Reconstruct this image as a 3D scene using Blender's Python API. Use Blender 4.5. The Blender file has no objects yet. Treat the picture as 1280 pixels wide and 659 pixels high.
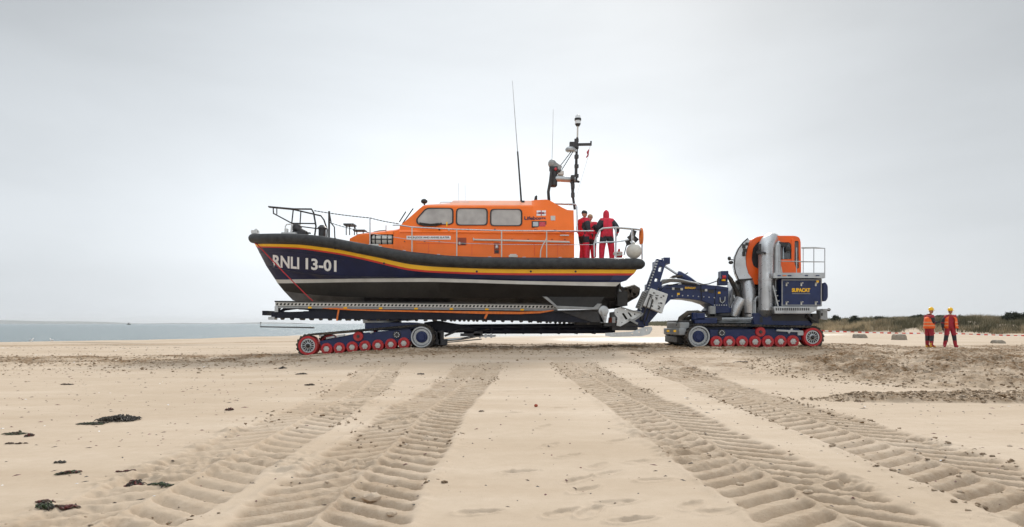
import bpy, bmesh, math, random
import numpy as np
from mathutils import Vector, Matrix, Euler
random.seed(7)
S = bpy.context.scene
SAND_A = (.49,.382,.278); SAND_B = (.60,.492,.382)
SKY_V = 6.1; SKY_ZEN = 2.0; SUN_E = 1.5; SUN_EL = 34.; SUN_AZ = 14.; HAZE = .00012; EXPO = .95
COL = S.collection
F, CX, CY, CH = 853.3, 640.0, 404.5, 1.15      # focal length in photo pixels, principal column, horizon row, eye height
YC = 25.1                                       # centre line of boat, carriage and tractor
YN = 23.5                                       # near face of the crawler tracks
def W(px, py, Y=YN): return Vector(((px-CX)*Y/F, Y, CH+(CY-py)*Y/F))
def mir(v): return Vector((v[0], 2*YC-v[1], v[2]))
def ss(x, a, b):
    t = np.clip((np.asarray(x, float)-a)/(b-a), 0, 1); return t*t*(3-2*t)

# ------------------------------------------------------------------ materials
MATS = {}
def mat(name, col, rough=.5, metal=0., var=.12, vscale=3., bump=0., bscale=40., dirt=0., dirtcol=(.33,.26,.18), coat=0., spec=.5, alpha=None, trans=0.):
    m = bpy.data.materials.new(name); m.use_nodes = True; nt = m.node_tree; N = nt.nodes; L = nt.links
    b = N['Principled BSDF']
    tc = N.new('ShaderNodeTexCoord')
    n1 = N.new('ShaderNodeTexNoise'); n1.inputs['Scale'].default_value = vscale; n1.inputs['Detail'].default_value = 6
    L.new(tc.outputs['Object'], n1.inputs['Vector'])
    mr = N.new('ShaderNodeMapRange'); mr.inputs[1].default_value = .3; mr.inputs[2].default_value = .7
    mr.inputs[3].default_value = 1-var; mr.inputs[4].default_value = 1+var
    L.new(n1.outputs['Fac'], mr.inputs[0])
    vm = N.new('ShaderNodeVectorMath'); vm.operation = 'SCALE'; vm.inputs[0].default_value = col[:3]
    L.new(mr.outputs[0], vm.inputs['Scale'])
    out = vm.outputs[0]
    if dirt > 0:
        n2 = N.new('ShaderNodeTexNoise'); n2.inputs['Scale'].default_value = vscale*.55; n2.inputs['Detail'].default_value = 5; n2.inputs['Roughness'].default_value = .55
        L.new(tc.outputs['Object'], n2.inputs['Vector'])
        r2 = N.new('ShaderNodeMapRange'); r2.inputs[1].default_value = .40; r2.inputs[2].default_value = .78; r2.inputs[3].default_value = 0; r2.inputs[4].default_value = dirt
        L.new(n2.outputs['Fac'], r2.inputs[0])
        mx = N.new('ShaderNodeMix'); mx.data_type = 'RGBA'; L.new(r2.outputs[0], mx.inputs[0]); L.new(out, mx.inputs[6]); mx.inputs[7].default_value = (*dirtcol, 1)
        out = mx.outputs[2]
    L.new(out, b.inputs['Base Color'])
    rr = N.new('ShaderNodeMapRange'); rr.inputs[1].default_value = .3; rr.inputs[2].default_value = .7
    rr.inputs[3].default_value = max(.03, rough-.09); rr.inputs[4].default_value = min(1, rough+.09)
    n3 = N.new('ShaderNodeTexNoise'); n3.inputs['Scale'].default_value = vscale*5; L.new(tc.outputs['Object'], n3.inputs['Vector'])
    L.new(n3.outputs['Fac'], rr.inputs[0]); L.new(rr.outputs[0], b.inputs['Roughness'])
    b.inputs['Metallic'].default_value = metal
    b.inputs['Coat Weight'].default_value = coat
    b.inputs['Specular IOR Level'].default_value = spec
    b.inputs['Transmission Weight'].default_value = trans
    if bump > 0:
        n4 = N.new('ShaderNodeTexNoise'); n4.inputs['Scale'].default_value = bscale; n4.inputs['Detail'].default_value = 5
        L.new(tc.outputs['Object'], n4.inputs['Vector'])
        bp = N.new('ShaderNodeBump'); bp.inputs['Strength'].default_value = bump; bp.inputs['Distance'].default_value = .02
        L.new(n4.outputs['Fac'], bp.inputs['Height']); L.new(bp.outputs[0], b.inputs['Normal'])
    MATS[name] = m; return m
M = MATS
mat('orange', (.95,.175,.006), .36, var=.07, vscale=1.3, coat=.25, spec=.3, dirt=.12, dirtcol=(.5,.14,.03))
mat('orange_sky_sheen', (.92,.40,.24), .35, var=.05)  # cabin orange for the roof slope, sky reflection painted into the colour
mat('cab_orange', (.90,.12,.006), .36, var=.06, coat=.1, spec=.3, dirt=.15)
mat('navy', (.009,.021,.088), .4, var=.25, coat=.1, dirt=.10, dirtcol=(.05,.05,.06), spec=.35)
mat('navy_shaded', (.005,.0065,.017), .5, var=.4, dirt=.2, dirtcol=(.035,.03,.028), spec=.3)  # copy of navy with the shade under the boat put into its colour
mat('hull_navy', (.006,.012,.055), .38, var=.3, vscale=1.2, coat=.1, dirt=.15, dirtcol=(.03,.035,.055), spec=.35)
mat('hull_navy_aft', (.022,.033,.10), .38, var=.2, vscale=1.2, coat=.1, dirt=.15, dirtcol=(.04,.045,.07), spec=.35)
mat('yellow', (.95,.52,.01), .45, var=.06)
mat('red_stripe', (.62,.035,.018), .45, var=.1)
mat('white', (.60,.59,.55), .45, var=.08, dirt=.45, dirtcol=(.40,.37,.31))
mat('lettering_white', (.82,.82,.82), .5, var=.03)
mat('antifoul', (.009,.0085,.008), .5, var=.4, vscale=2, bump=.2, dirt=.35, dirtcol=(.045,.04,.034))
mat('antifoul_grey', (.12,.12,.12), .6, var=.3, vscale=2, bump=.3, dirt=.3, dirtcol=(.10,.10,.095))
mat('rubber_fender', (.022,.023,.024), .62, var=.45, vscale=7, bump=.8, bscale=26, dirt=.35, dirtcol=(.07,.07,.07))
mat('rubber', (.022,.021,.020), .8, var=.3, vscale=6, bump=.3, dirt=.75, dirtcol=(.17,.13,.09))
mat('black', (.015,.015,.016), .5, var=.2, dirt=.1)
mat('dark_steel', (.045,.045,.048), .5, metal=.4, var=.3, vscale=6, bump=.2, dirt=.35, dirtcol=(.10,.08,.06))
mat('steel', (.52,.53,.54), .32, metal=.85, var=.12, vscale=6)
mat('galvanised', (.46,.475,.48), .38, metal=.75, var=.2, vscale=2.2, dirt=.35, dirtcol=(.22,.21,.20))
mat('silver_duct', (.50,.51,.52), .33, metal=.7, var=.16, vscale=1.6, dirt=.3, dirtcol=(.33,.30,.27))
mat('grey_paint', (.32,.33,.33), .5, var=.15, vscale=6, dirt=.35, dirtcol=(.2,.17,.13))
mat('white_bracket', (.70,.71,.70), .5, var=.1, vscale=7, dirt=.4, dirtcol=(.3,.28,.25))
mat('red_rubber', (.50,.012,.022), .55, var=.2, vscale=8, dirt=.55, dirtcol=(.28,.12,.08))
mat('hub_white', (.66,.65,.62), .5, var=.15, vscale=10, dirt=.6)
mat('orange_strap', (.75,.17,.02), .7, var=.2, vscale=10, dirt=.25)
mat('rust_red', (.33,.06,.025), .6, var=.2)
mat('rope_red', (.55,.03,.04), .7, var=.2)
mat('jacket_red', (.62,.014,.045), .65, var=.22, vscale=9, bump=.6, bscale=14)
mat('jacket_maroon', (.33,.012,.028), .7, var=.22, vscale=9, bump=.6, bscale=14)
mat('jacket_dark', (.022,.026,.034), .7, var=.25, vscale=9, bump=.6, bscale=14)
mat('hivis', (.90,.13,.015), .6, var=.12, vscale=9, bump=.5, bscale=14)
mat('hivis_tape', (.75,.36,.18), .4, var=.1)
mat('helmet_yellow', (.88,.52,.01), .3, var=.05)
mat('boot_yellow', (.62,.33,.04), .5, var=.2)
mat('skin', (.48,.25,.17), .55, var=.1)
mat('hair', (.05,.035,.025), .8); mat('hair_fair', (.42,.30,.19), .8)
mat('buoy_white', (.62,.60,.54), .5, var=.12, vscale=6, dirt=.35, dirtcol=(.3,.27,.22))
mat('stone', (.25,.22,.18), .9, var=.25, vscale=4, bump=.8, bscale=20, dirt=.5, dirtcol=(.4,.33,.24))
mat('wood_dark', (.05,.042,.035), .85, var=.3)
mat('gull_white', (.8,.8,.8), .7); mat('gull_grey', (.35,.37,.40), .7)
mat('weed_dark', (.035,.028,.020), .55, var=.4, vscale=20)
mat('weed_red', (.10,.018,.016), .6, var=.4, vscale=20)
mat('weed_green', (.035,.055,.018), .55, var=.4, vscale=20)
mat('weed_brown', (.07,.042,.025), .65, var=.4, vscale=20)
mat('tape_red', (.6,.05,.04), .5); mat('tape_white', (.8,.8,.8), .5)
mat('glass', (.40,.37,.345), .12, var=.18, vscale=2.5, spec=.6)
mat('glass_dark', (.03,.035,.04), .1, var=.2, spec=.6)
mat('lamp_glass', (.75,.78,.8), .2); mat('lamp_red', (.55,.05,.07), .3)
mat('bronze', (.07,.055,.04), .5, metal=.5, var=.4, vscale=9, bump=.4)
mat('far_land', (.12,.14,.13), .9)

# ------------------------------------------------------------------ mesh builder
SPLIT = {'stud','wiper','fitting','roof_rail','tensioner','hydraulic_block','lashing_point','roller','latch','pin_plate','keel_chock','cross_member','mast_crossbar','recess','steering_ram','lift_ram','ram_rod','hydraulic_pipe','hose_bundle','deck_pipe','bracket','front_hose','intake_duct','hood_vent','mirror_lamps','duct_brace','axle','panel_seam','hull_recess','spray_rail','front_frame','front_box','deck_locker','cleat','cable','small_hose'}
class MB:
    def __init__(s): s.v = []; s.f = []; s.mi = []; s.cur = 0
    def add(s, vs, fs, mi=None):
        o = len(s.v); s.v += [tuple(v) for v in vs]; s.f += [tuple(i+o for i in f) for f in fs]
        s.mi += [s.cur if mi is None else mi]*len(fs); return s
    def box(s, c, d, R=None, mi=None):
        c = Vector(c); vs = []
        for x in (-1,1):
            for y in (-1,1):
                for z in (-1,1):
                    v = Vector((x*d[0]/2, y*d[1]/2, z*d[2]/2))
                    if R is not None: v = R @ v
                    vs.append(c+v)
        return s.add(vs, [(0,1,3,2),(4,6,7,5),(0,4,5,1),(2,3,7,6),(0,2,6,4),(1,5,7,3)], mi)
    def bar(s, a, b, w, h, mi=None):
        a = Vector(a); b = Vector(b); d = b-a; L = d.length
        R = d.to_track_quat('X', 'Z').to_matrix(); return s.box((a+b)/2, (L, w, h), R, mi)
    def tube(s, pts, r, n=8, mi=None, caps=True):
        P = [Vector(p) for p in pts]; rs = r if isinstance(r, (list, tuple)) else [r]*len(P)
        vs = []; fs = []; t0 = (P[1]-P[0]).normalized()
        u = t0.orthogonal().normalized()
        for i, p in enumerate(P):
            t = (P[min(i+1, len(P)-1)]-P[max(i-1, 0)]).normalized()
            u = (u - t*u.dot(t)).normalized(); w = t.cross(u)
            for k in range(n):
                a = 2*math.pi*k/n; vs.append(p + (u*math.cos(a)+w*math.sin(a))*rs[i])
        for i in range(len(P)-1):
            for k in range(n):
                fs.append((i*n+k, i*n+(k+1)%n, (i+1)*n+(k+1)%n, (i+1)*n+k))
        if caps: fs.append(tuple(range(n))[::-1]); fs.append(tuple((len(P)-1)*n+k for k in range(n)))
        return s.add(vs, fs, mi)
    def lathe(s, prof, c=(0,0,0), axis='Y', n=28, mi=None, caps=True):
        c = Vector(c); vs = []; fs = []
        for (r, h) in prof:
            for k in range(n):
                a = 2*math.pi*k/n; p, q = r*math.cos(a), r*math.sin(a)
                v = {'Y': (p, h, q), 'Z': (p, q, h), 'X': (h, p, q)}[axis]; vs.append(c+Vector(v))
        for i in range(len(prof)-1):
            for k in range(n): fs.append((i*n+k, i*n+(k+1)%n, (i+1)*n+(k+1)%n, (i+1)*n+k))
        if caps: fs.append(tuple(range(n))); fs.append(tuple((len(prof)-1)*n+k for k in range(n))[::-1])
        return s.add(vs, fs, mi)
    def ball(s, c, r, sx=1, sy=1, sz=1, n=12, mi=None):
        prof = [(max(.001, math.sin(math.pi*i/n)), -math.cos(math.pi*i/n)) for i in range(n+1)]
        o = len(s.v); s.lathe(prof, (0,0,0), 'Z', 2*n, mi); c = Vector(c)
        for i in range(o, len(s.v)):
            x, y, z = s.v[i]; s.v[i] = (c[0]+x*r*sx, c[1]+y*r*sy, c[2]+z*r*sz)
        return s
    def grid(s, rows, mi=None, close=False):
        n = len(rows[0]); vs = [v for r in rows for v in r]; fs = []; mm = []
        for i in range(len(rows)-1):
            for k in range(n-1 if not close else n):
                fs.append((i*n+k, i*n+(k+1)%n, (i+1)*n+(k+1)%n, (i+1)*n+k))
        return s.add(vs, fs, mi)
    def prism(s, pts, y0, y1, mi=None):
        """pts: list of (x,z) ; extruded from y0 to y1"""
        n = len(pts); vs = [(x, y0, z) for x, z in pts]+[(x, y1, z) for x, z in pts]
        fs = [tuple(range(n)), tuple(range(n, 2*n))[::-1]]+[(i, i+n, (i+1)%n+n, (i+1)%n) for i in range(n)]
        return s.add(vs, fs, mi)
    def pprism(s, ppts, y0, th, mi=None):
        return s.prism([(W(a, b, y0)[0], W(a, b, y0)[2]) for a, b in ppts], y0, y0+th, mi)
    def loose(s):
        par = list(range(len(s.v)))
        def fd(a):
            while par[a] != a: par[a] = par[par[a]]; a = par[a]
            return a
        for f in s.f:
            r = fd(f[0])
            for q in f[1:]: par[fd(q)] = r
        gr = {}
        for f, m_ in zip(s.f, s.mi): gr.setdefault(fd(f[0]), []).append((f, m_))
        out = []
        for k, L_ in gr.items():
            b = MB(); mp = {}
            for f, m_ in L_:
                for q in f:
                    if q not in mp: mp[q] = len(b.v); b.v.append(s.v[q])
                b.f.append(tuple(mp[q] for q in f)); b.mi.append(m_)
            out.append(b)
        return out
    def build(s, name, mats, parent=None, smooth=True, ang=35, bevel=0., recalc=True):
        if name in SPLIT and parent is not None:
            r = [b.build1(name, mats, parent, smooth, ang, bevel, recalc) for b in s.loose()]; return r[0]
        return s.build1(name, mats, parent, smooth, ang, bevel, recalc)
    def build1(s, name, mats, parent=None, smooth=True, ang=35, bevel=0., recalc=True):
        me = bpy.data.meshes.new(name); me.from_pydata(s.v, [], s.f)
        if not isinstance(mats, (list, tuple)): mats = [mats]
        for m in mats: me.materials.append(MATS[m] if isinstance(m, str) else m)
        me.polygons.foreach_set('material_index', s.mi)
        if recalc:
            bm = bmesh.new(); bm.from_mesh(me); bmesh.ops.recalc_face_normals(bm, faces=bm.faces); bm.to_mesh(me); bm.free()
        if smooth:
            me.polygons.foreach_set('use_smooth', [True]*len(me.polygons)); me.set_sharp_from_angle(angle=math.radians(ang))
        o = bpy.data.objects.new(name, me); COL.objects.link(o)
        if parent is not None: attach(o, parent)
        if bevel > 0:
            bv = o.modifiers.new('bevel', 'BEVEL'); bv.width = bevel; bv.segments = 2; bv.limit_method = 'ANGLE'; bv.angle_limit = math.radians(40)
        return o
def wloc(o):
    v = Vector((0,0,0))
    while o is not None: v = v + Vector(o.location); o = o.parent
    return v
def attach(o, parent):
    w = Vector(o.location); o.parent = parent; o.location = w - wloc(parent)
def thing(name, label, cat, loc, group=None):
    o = bpy.data.objects.new(name, None); COL.objects.link(o); o.location = loc; o.empty_display_size = .3
    o['label'] = label; o['category'] = cat
    if group: o['group'] = group
    return o
def tag(o, label, cat, group=None, kind=None):
    if label: o['label'] = label
    if cat: o['category'] = cat
    if group: o['group'] = group
    if kind: o['kind'] = kind
    return o
def curve_mesh(splines, th, bevel=0.):
    """filled flat outline with holes, in XZ; returns verts (x,y,z) & faces; y from 0..th"""
    cu = bpy.data.curves.new('outline', 'CURVE'); cu.dimensions = '2D'; cu.fill_mode = 'BOTH'; cu.extrude = max(.0005, th/2-bevel); cu.bevel_depth = bevel; cu.bevel_resolution = 1
    for sp in splines:
        q = cu.splines.new('POLY'); q.points.add(len(sp)-1); q.use_cyclic_u = True
        for i, (x, z) in enumerate(sp): q.points[i].co = (x, z, 0, 1)
    o = bpy.data.objects.new('outline', cu); COL.objects.link(o)
    bpy.context.view_layer.update(); dg = bpy.context.evaluated_depsgraph_get()
    me = bpy.data.meshes.new_from_object(o.evaluated_get(dg))
    vs = [(v.co.x, th/2-v.co.z, v.co.y) for v in me.vertices]; fs = [tuple(p.vertices) for p in me.polygons]
    bpy.data.objects.remove(o); bpy.data.meshes.remove(me); bpy.data.curves.remove(cu); return vs, fs
def plate(mb, outer, holes, y0, th, mi=None, bevel=0., px=True):
    """outline and holes given in photo measurements at depth y0 (px=True) or metres"""
    c = (lambda p: (W(p[0], p[1], y0)[0], W(p[0], p[1], y0)[2])) if px else (lambda p: p)
    vs, fs = curve_mesh([[c(p) for p in sp] for sp in [outer]+list(holes)], th, bevel)
    mb.add([(x, y+y0, z) for x, y, z in vs], fs, mi); return mb
def rrect(x0, y0, x1, y1, r, n=5):
    pts = []
    for (cx, cy, a0) in ((x1-r, y1-r, 0), (x0+r, y1-r, 90), (x0+r, y0+r, 180), (x1-r, y0+r, 270)):
        for k in range(n+1):
            a = math.radians(a0+90*k/n); pts.append((cx+r*math.cos(a), cy+r*math.sin(a)))
    return pts
def roundpoly(P, r, n=4):
    out = []
    for i in range(len(P)):
        a, b, c = Vector(P[i-1]), Vector(P[i]), Vector(P[(i+1)%len(P)])
        d1 = (a-b); d2 = (c-b); rr = min(r, d1.length*.45, d2.length*.45)
        p1 = b+d1.normalized()*rr; p2 = b+d2.normalized()*rr
        for k in range(n+1):
            t = k/n; q = p1*(1-t)**2 + b*2*t*(1-t) + p2*t*t; out.append((q[0], q[1]))
    return out
def circ(cx, cy, r, n=12): return [(cx+r*math.cos(2*math.pi*k/n), cy+r*math.sin(2*math.pi*k/n)) for k in range(n)]
def text_mesh(body, thicken=.0, sub=1):
    cu = bpy.data.curves.new('txt', 'FONT'); cu.body = body; cu.size = 1; cu.offset = thicken; cu.resolution_u = 4
    o = bpy.data.objects.new('txt', cu); COL.objects.link(o); bpy.context.view_layer.update()
    me = bpy.data.meshes.new_from_object(o.evaluated_get(bpy.context.evaluated_depsgraph_get()))
    bm = bmesh.new(); bm.from_mesh(me); bmesh.ops.triangulate(bm, faces=bm.faces)
    if sub: bmesh.ops.subdivide_edges(bm, edges=bm.edges, cuts=sub, use_grid_fill=True)
    bm.verts.index_update()
    V = np.array([v.co[:] for v in bm.verts]); Fc = [tuple(v.index for v in f.verts) for f in bm.faces]; bm.free()
    bpy.data.objects.remove(o)
    V[:,0] -= V[:,0].min(); V[:,0] /= V[:,0].max(); V[:,1] -= V[:,1].min(); V[:,1] /= V[:,1].max()
    return V, Fc
def text_on(body, fn, material, parent, thicken=.0, name='lettering', sub=1):
    V, Fc = text_mesh(body, thicken, sub)
    mb = MB(); mb.add([fn(u, v) for u, v, _ in V], Fc)
    return mb.build(name, material, parent, smooth=False, recalc=False)
def mcopy(o, loc=None, parent=None, mirror=False):
    c = o.copy(); COL.objects.link(c)
    if parent is not None: c.parent = parent
    if loc is not None: c.location = loc
    for ch in list(o.children):
        g = ch.copy(); COL.objects.link(g); g.parent = c
    return c
# ------------------------------------------------------------------ terrain
_T = [np.random.RandomState(i).rand(256, 256) for i in range(12)]
def vn(x, y, cell, seed=0):
    t = _T[seed % 12]; u = np.asarray(x, float)/cell+seed*17.3; v = np.asarray(y, float)/cell+seed*9.1
    iu = np.floor(u).astype(np.int64); iv = np.floor(v).astype(np.int64); fu = u-iu; fv = v-iv
    fu = fu*fu*(3-2*fu); fv = fv*fv*(3-2*fv)
    a = t[iu & 255, iv & 255]; b = t[(iu+1) & 255, iv & 255]; c = t[iu & 255, (iv+1) & 255]; d = t[(iu+1) & 255, (iv+1) & 255]
    return ((a*(1-fu)+b*fu)*(1-fv)+(c*(1-fu)+d*fu)*fv)*2-1
def fbm(x, y, cell, seed=0, oc=4):
    r = 0; am = 1; tot = 0
    for k in range(oc): r = r+am*vn(x, y, cell/2**k, seed+k); tot += am; am *= .55
    return r/tot
POOLS = [(9, 50, 6, 7), (-18, 36.8, 4.5, .45), (-6, 80, 14, 20), (-25.5, 40, 4.0, .5), (26, 72, 7, 5)]
def pool_d(x, y, p):
    return np.sqrt(((x-p[0])/p[2])**2+((y-p[1])/p[3])**2) + .25*fbm(x/ p[2]*3, y/p[3]*3, 1.5, 5, 3)
def shoreY(x): return np.interp(x, [-400,-90,-45,-35,-26,-20,-8,47,200,900], [35,50,60,67,75,95,165,400,1000,3000])
def dune_s(x, y):
    xf = np.interp(y, [0,62,72,88,130,300,800,2500], [75,60,50,39,44,62,130,420])
    return x-xf+2.5*fbm(x, y, 9, 4, 3)
def dune_h(x, y):
    s = dune_s(x, y); m = ss(s, 0, 11)
    return m*(.85+.95*fbm(x, y, 8, 7, 4)+.45*ss(x, 60, 85)), m
TRACKS = [ # (points y, centre x) , half width, strength
    (([0,4,6,9,12,17,20],[-1.14,-1.14,-1.12,-1.12,-1.0,-.75,-.5]), .54, 1.0, .00, (0,19)),
    (([0,4,6,9,12,16,20],[-2.33,-2.36,-2.40,-2.55,-2.7,-3.1,-3.4]), .50, .55, .11, (0,18.5)),
    (([0,4,5,7,9,12,16,20],[2.0,1.96,1.92,1.86,1.86,1.80,1.60,1.5]), .54, 1.0, .07, (0,20)),
    (([0,4,5.5,8,12,16,20],[3.35,3.42,3.52,3.6,3.7,3.7,3.6]), .56, .95, .17, (0,19)),
]
FEET = [(670,489),(681,533),(688,557),(748,583),(762,592),(770,628),(702,641),(772,551),(803,577),(865,632),(738,640),(640,516),(636,488),(900,640),(815,548),(648,470),(700,510),(722,600),(732,612),(650,590),(600,640),(820,600),(790,650),(712,570)]
def lugs(x, y, h):
    shp = h.shape; x = x.ravel(); y = y.ravel(); h = h.ravel().copy(); sel = np.nonzero((y > -1) & (y < 21) & (np.abs(x) < 12))[0]
    tmf = np.zeros_like(h); X0, Y0 = x, y; H0 = h; x = X0[sel]; y = Y0[sel]; h = H0[sel]
    # lug prints
    tm = np.zeros_like(h)
    for (ty, tx), hwid, st, ph, (ya, yb) in TRACKS:
        xc = np.interp(y, ty, tx); d = x-xc; ad = np.abs(d)
        d2 = ad*(1+.1*vn(x, y, .5, 3))
        inn = (1-ss(d2, hwid-.07, hwid+.01))*ss(y, ya-1, ya)*(1-ss(y, yb-4, yb))
        pitch = .27; p = (y+.72*ad+ph+.035*fbm(x, y, .6, 4, 3)+np.where(d > 0, .12, 0))/pitch; q = p-np.floor(p)
        # going away from the viewer: flat top, quick drop, then long rising face
        prof = np.where(q < .34, 1.0, np.where(q < .42, 1-(q-.34)/.08, .35*ss(q, .46, 1.0)+.65*np.clip((q-.50)/.47, 0, 1)))
        crest = ss(ad, .0, .055)*1.0
        amp = .100*np.clip(.88+.45*fbm(x, y, 1.4, 6, 3), .4, 1.1)*st*np.where(d > 0, 1, .85)
        h = h-inn*amp*((1-prof)*crest)-inn*.012*crest
        rim = np.exp(-((ad-hwid-.03)/.045)**2)*ss(y, ya-1, ya)*(1-ss(y, yb-4, yb))
        h = h+rim*st*(.012+.012*fbm(x, y, .12, 7, 3))+np.exp(-(ad/.05)**2)*inn*.010
        h = h+inn*.006*fbm(x, y, .07, 2, 3)
        wide = (1-ss(ad, hwid+.02, hwid+.28))*ss(y, ya-1, ya)*(1-ss(y, yb-4, yb)); crumb = wide*np.clip(fbm(x, y, .9, 8, 3)+(-.06 if ph > .05 else -.16), 0, 1)*2.0
        h = h*1+crumb*(.035*fbm(x, y, .13, 1, 3)+.02*(1-2*np.abs(fbm(x, y, .09, 5, 2)))); tm = np.maximum(tm, inn*st)
    for (fx, fy) in FEET:
        Yf = F*CH/(fy-CY); Xf = (fx-CX)*Yf/F; a = (fx*7 % 10)/10*1.2+.3
        if True:
            dx = x-Xf; dy = y-Yf; ca, sa = math.cos(a), math.sin(a)
            u = (dx*ca+dy*sa)/.15; v = (-dx*sa+dy*ca)/.055; v = v*(1+.25*u); r = np.sqrt(u*u+v*v)
            h = h-.020*(1-ss(r, .6, 1.1))*(.6+.6*fbm(x, y, .08, 5, 2))+.008*np.exp(-((r-1.15)/.14)**2)*(1+fbm(x, y, .05, 3, 2))
    H0[sel] = h; tmf[sel] = tm; return H0.reshape(shp), tmf.reshape(shp)
def ground(x, y, want=False):
    x = np.asarray(x, float); y = np.asarray(y, float)
    h = .3*ss(x, -7.9, -2.9)*(1-ss(x, 13, 18))*ss(y, 11.5, 23.0)*(1-ss(y, 27.5, 33))
    h = h+.04*fbm(x, y, 6, 1, 3)*ss(y, 4, 14)+.006*fbm(x, y, .9, 2, 3)
    sh = shoreY(x); h = h-.5*ss(y-sh, -30, 0)-np.clip((y-sh)*.02, 0, 3)
    dh, dm = dune_h(x, y); h = h+dh
    h = h + .05*dm*0
    # churned belt where the vehicles have run along the beach
    yc = np.interp(x, [-30,-14,-8,0,12,22,40], [21.5,21.6,22.2,24.5,25.6,31,36]); hw = np.interp(x, [-30,-8,0,12,30], [2.8,2.9,3.5,4.2,4.0])
    cz = np.exp(-np.abs((y-yc-1.0*fbm(x, y, 4, 3, 2))/hw)**4)
    n1 = fbm(x, y, .55, 2, 4); n2 = 1-2*np.abs(fbm(x, y, .35, 6, 3))
    along = fbm(x*.25, y, .35, 8, 3)
    n3 = 1-2*np.abs(fbm(x, y, .22, 4, 3)); n4 = fbm(x, y, 1.1, 10, 4)
    h = h+cz*(.045*n1+.04*n3+.05*along+.03*n4)
    # rough heap and scuffed sand on the right
    e1 = np.clip(1-((x-11.5)/5.8)**2-((y-15.6)/4.6)**2+.45*fbm(x, y, 2.5, 3, 3), 0, 1); e1 = ss(e1, 0, .45)
    h = h+e1*(.08+.14*fbm(x, y, 1.6, 9, 4)+.06*n3+.08*n1)
    e2 = ss(1-((x-7.5)/3.2)**2-((y-10.4)/.55)**2+.5*fbm(x, y, .9, 2, 3), 0, .4)
    h = h+e2*(.04+.05*n1+.045*n3)
    e3 = ss(x, 2.0, 4.5)*ss(y, 13.2, 15.5)*(1-ss(y, 24, 30)); h = h+e3*(.03*n1+.03*n3)
    e5 = ss(np.exp(-((x+24-(y-36)*1.4)/2.5)**2)*ss(y, 27, 30)*(1-ss(y, 44, 50)), 0, 1)*.6; h = h+e5*(.03*n1+.03*n3)
    h, tm = lugs(x, y, h)
    pw = np.zeros_like(h)
    for p in POOLS:
        pd = pool_d(x, y, p); k = 1-ss(pd, .85, 1.15); h = h*(1-k)+k*(-.16); pw = np.maximum(pw, 1-ss(pd, .9, 1.5))
    if not want: return h
    damp = np.clip(cz*(.62+1.5*fbm(x, y, .9, 5, 5))+e1*(.42+.7*n1)+e2*.55+e3*.5*(.5+n1)+e5*.8+tm*.24*(1+.8*fbm(x, y, .7, 3, 3)), 0, 1)
    wet = np.clip(ss(y-sh, -16, -1)+pw*.7, 0, 1)
    return h, damp, wet, dm
ys = [-40,-25,-15,-8,-4,-2,0,1,1.8,2.4]
y = 2.9
while y < 60: ys.append(y); y *= 1.0036
while y < 6000: ys.append(y); y *= 1.03
ys = np.array(ys); nu = 1000
u = np.linspace(-1, 1, nu); ext = np.array([1.03,1.08,1.15,1.3,1.5,1.8,2.3,3.,4.,6.]); u = np.concatenate([-ext[::-1], u, ext])
Wd = .86*np.maximum(ys, 0)+2.2
Wd = np.maximum(Wd, 4.6)
XX = u[None,:]*Wd[:,None]; YY = np.repeat(ys[:,None], len(u), 1)
hh, damp, wet, dm = ground(XX, YY, True)
nr, nc = XX.shape
def gzv(x, y):
    """height of the sand sheet by looking it up in the mesh"""
    x = np.asarray(x, float); y = np.asarray(y, float); j = np.clip(np.searchsorted(ys, y)-1, 0, nr-2); f = np.clip((y-ys[j])/(ys[j+1]-ys[j]), 0, 1)
    uu = x/(Wd[j]*(1-f)+Wd[j+1]*f); i = np.clip(np.searchsorted(u, uu)-1, 0, nc-2); g = np.clip((uu-u[i])/(u[i+1]-u[i]), 0, 1)
    return (hh[j,i]*(1-g)+hh[j,i+1]*g)*(1-f)+(hh[j+1,i]*(1-g)+hh[j+1,i+1]*g)*f
def gz(x, y): return float(gzv(x, y))
me = bpy.data.meshes.new('sand'); me.vertices.add(nr*nc)
me.vertices.foreach_set('co', np.stack([XX, YY, hh], -1).astype(np.float32).ravel())
i0 = (np.arange(nr-1)[:,None]*nc+np.arange(nc-1)[None,:]).ravel()
quads = np.stack([i0, i0+1, i0+nc+1, i0+nc], -1).astype(np.int32)
me.loops.add(quads.size); me.loops.foreach_set('vertex_index', quads.ravel())
me.polygons.add(len(quads)); me.polygons.foreach_set('loop_start', np.arange(len(quads), dtype=np.int32)*4)
me.polygons.foreach_set('use_smooth', np.ones(len(quads), bool)); me.update(calc_edges=True)
at = me.attributes.new('surf', 'FLOAT_COLOR', 'POINT')
at.data.foreach_set('color', np.stack([damp, wet, dm, np.ones_like(dm)], -1).astype(np.float32).ravel())
sand = bpy.data.objects.new('sand', me); COL.objects.link(sand); sand['kind'] = 'structure'

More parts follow.
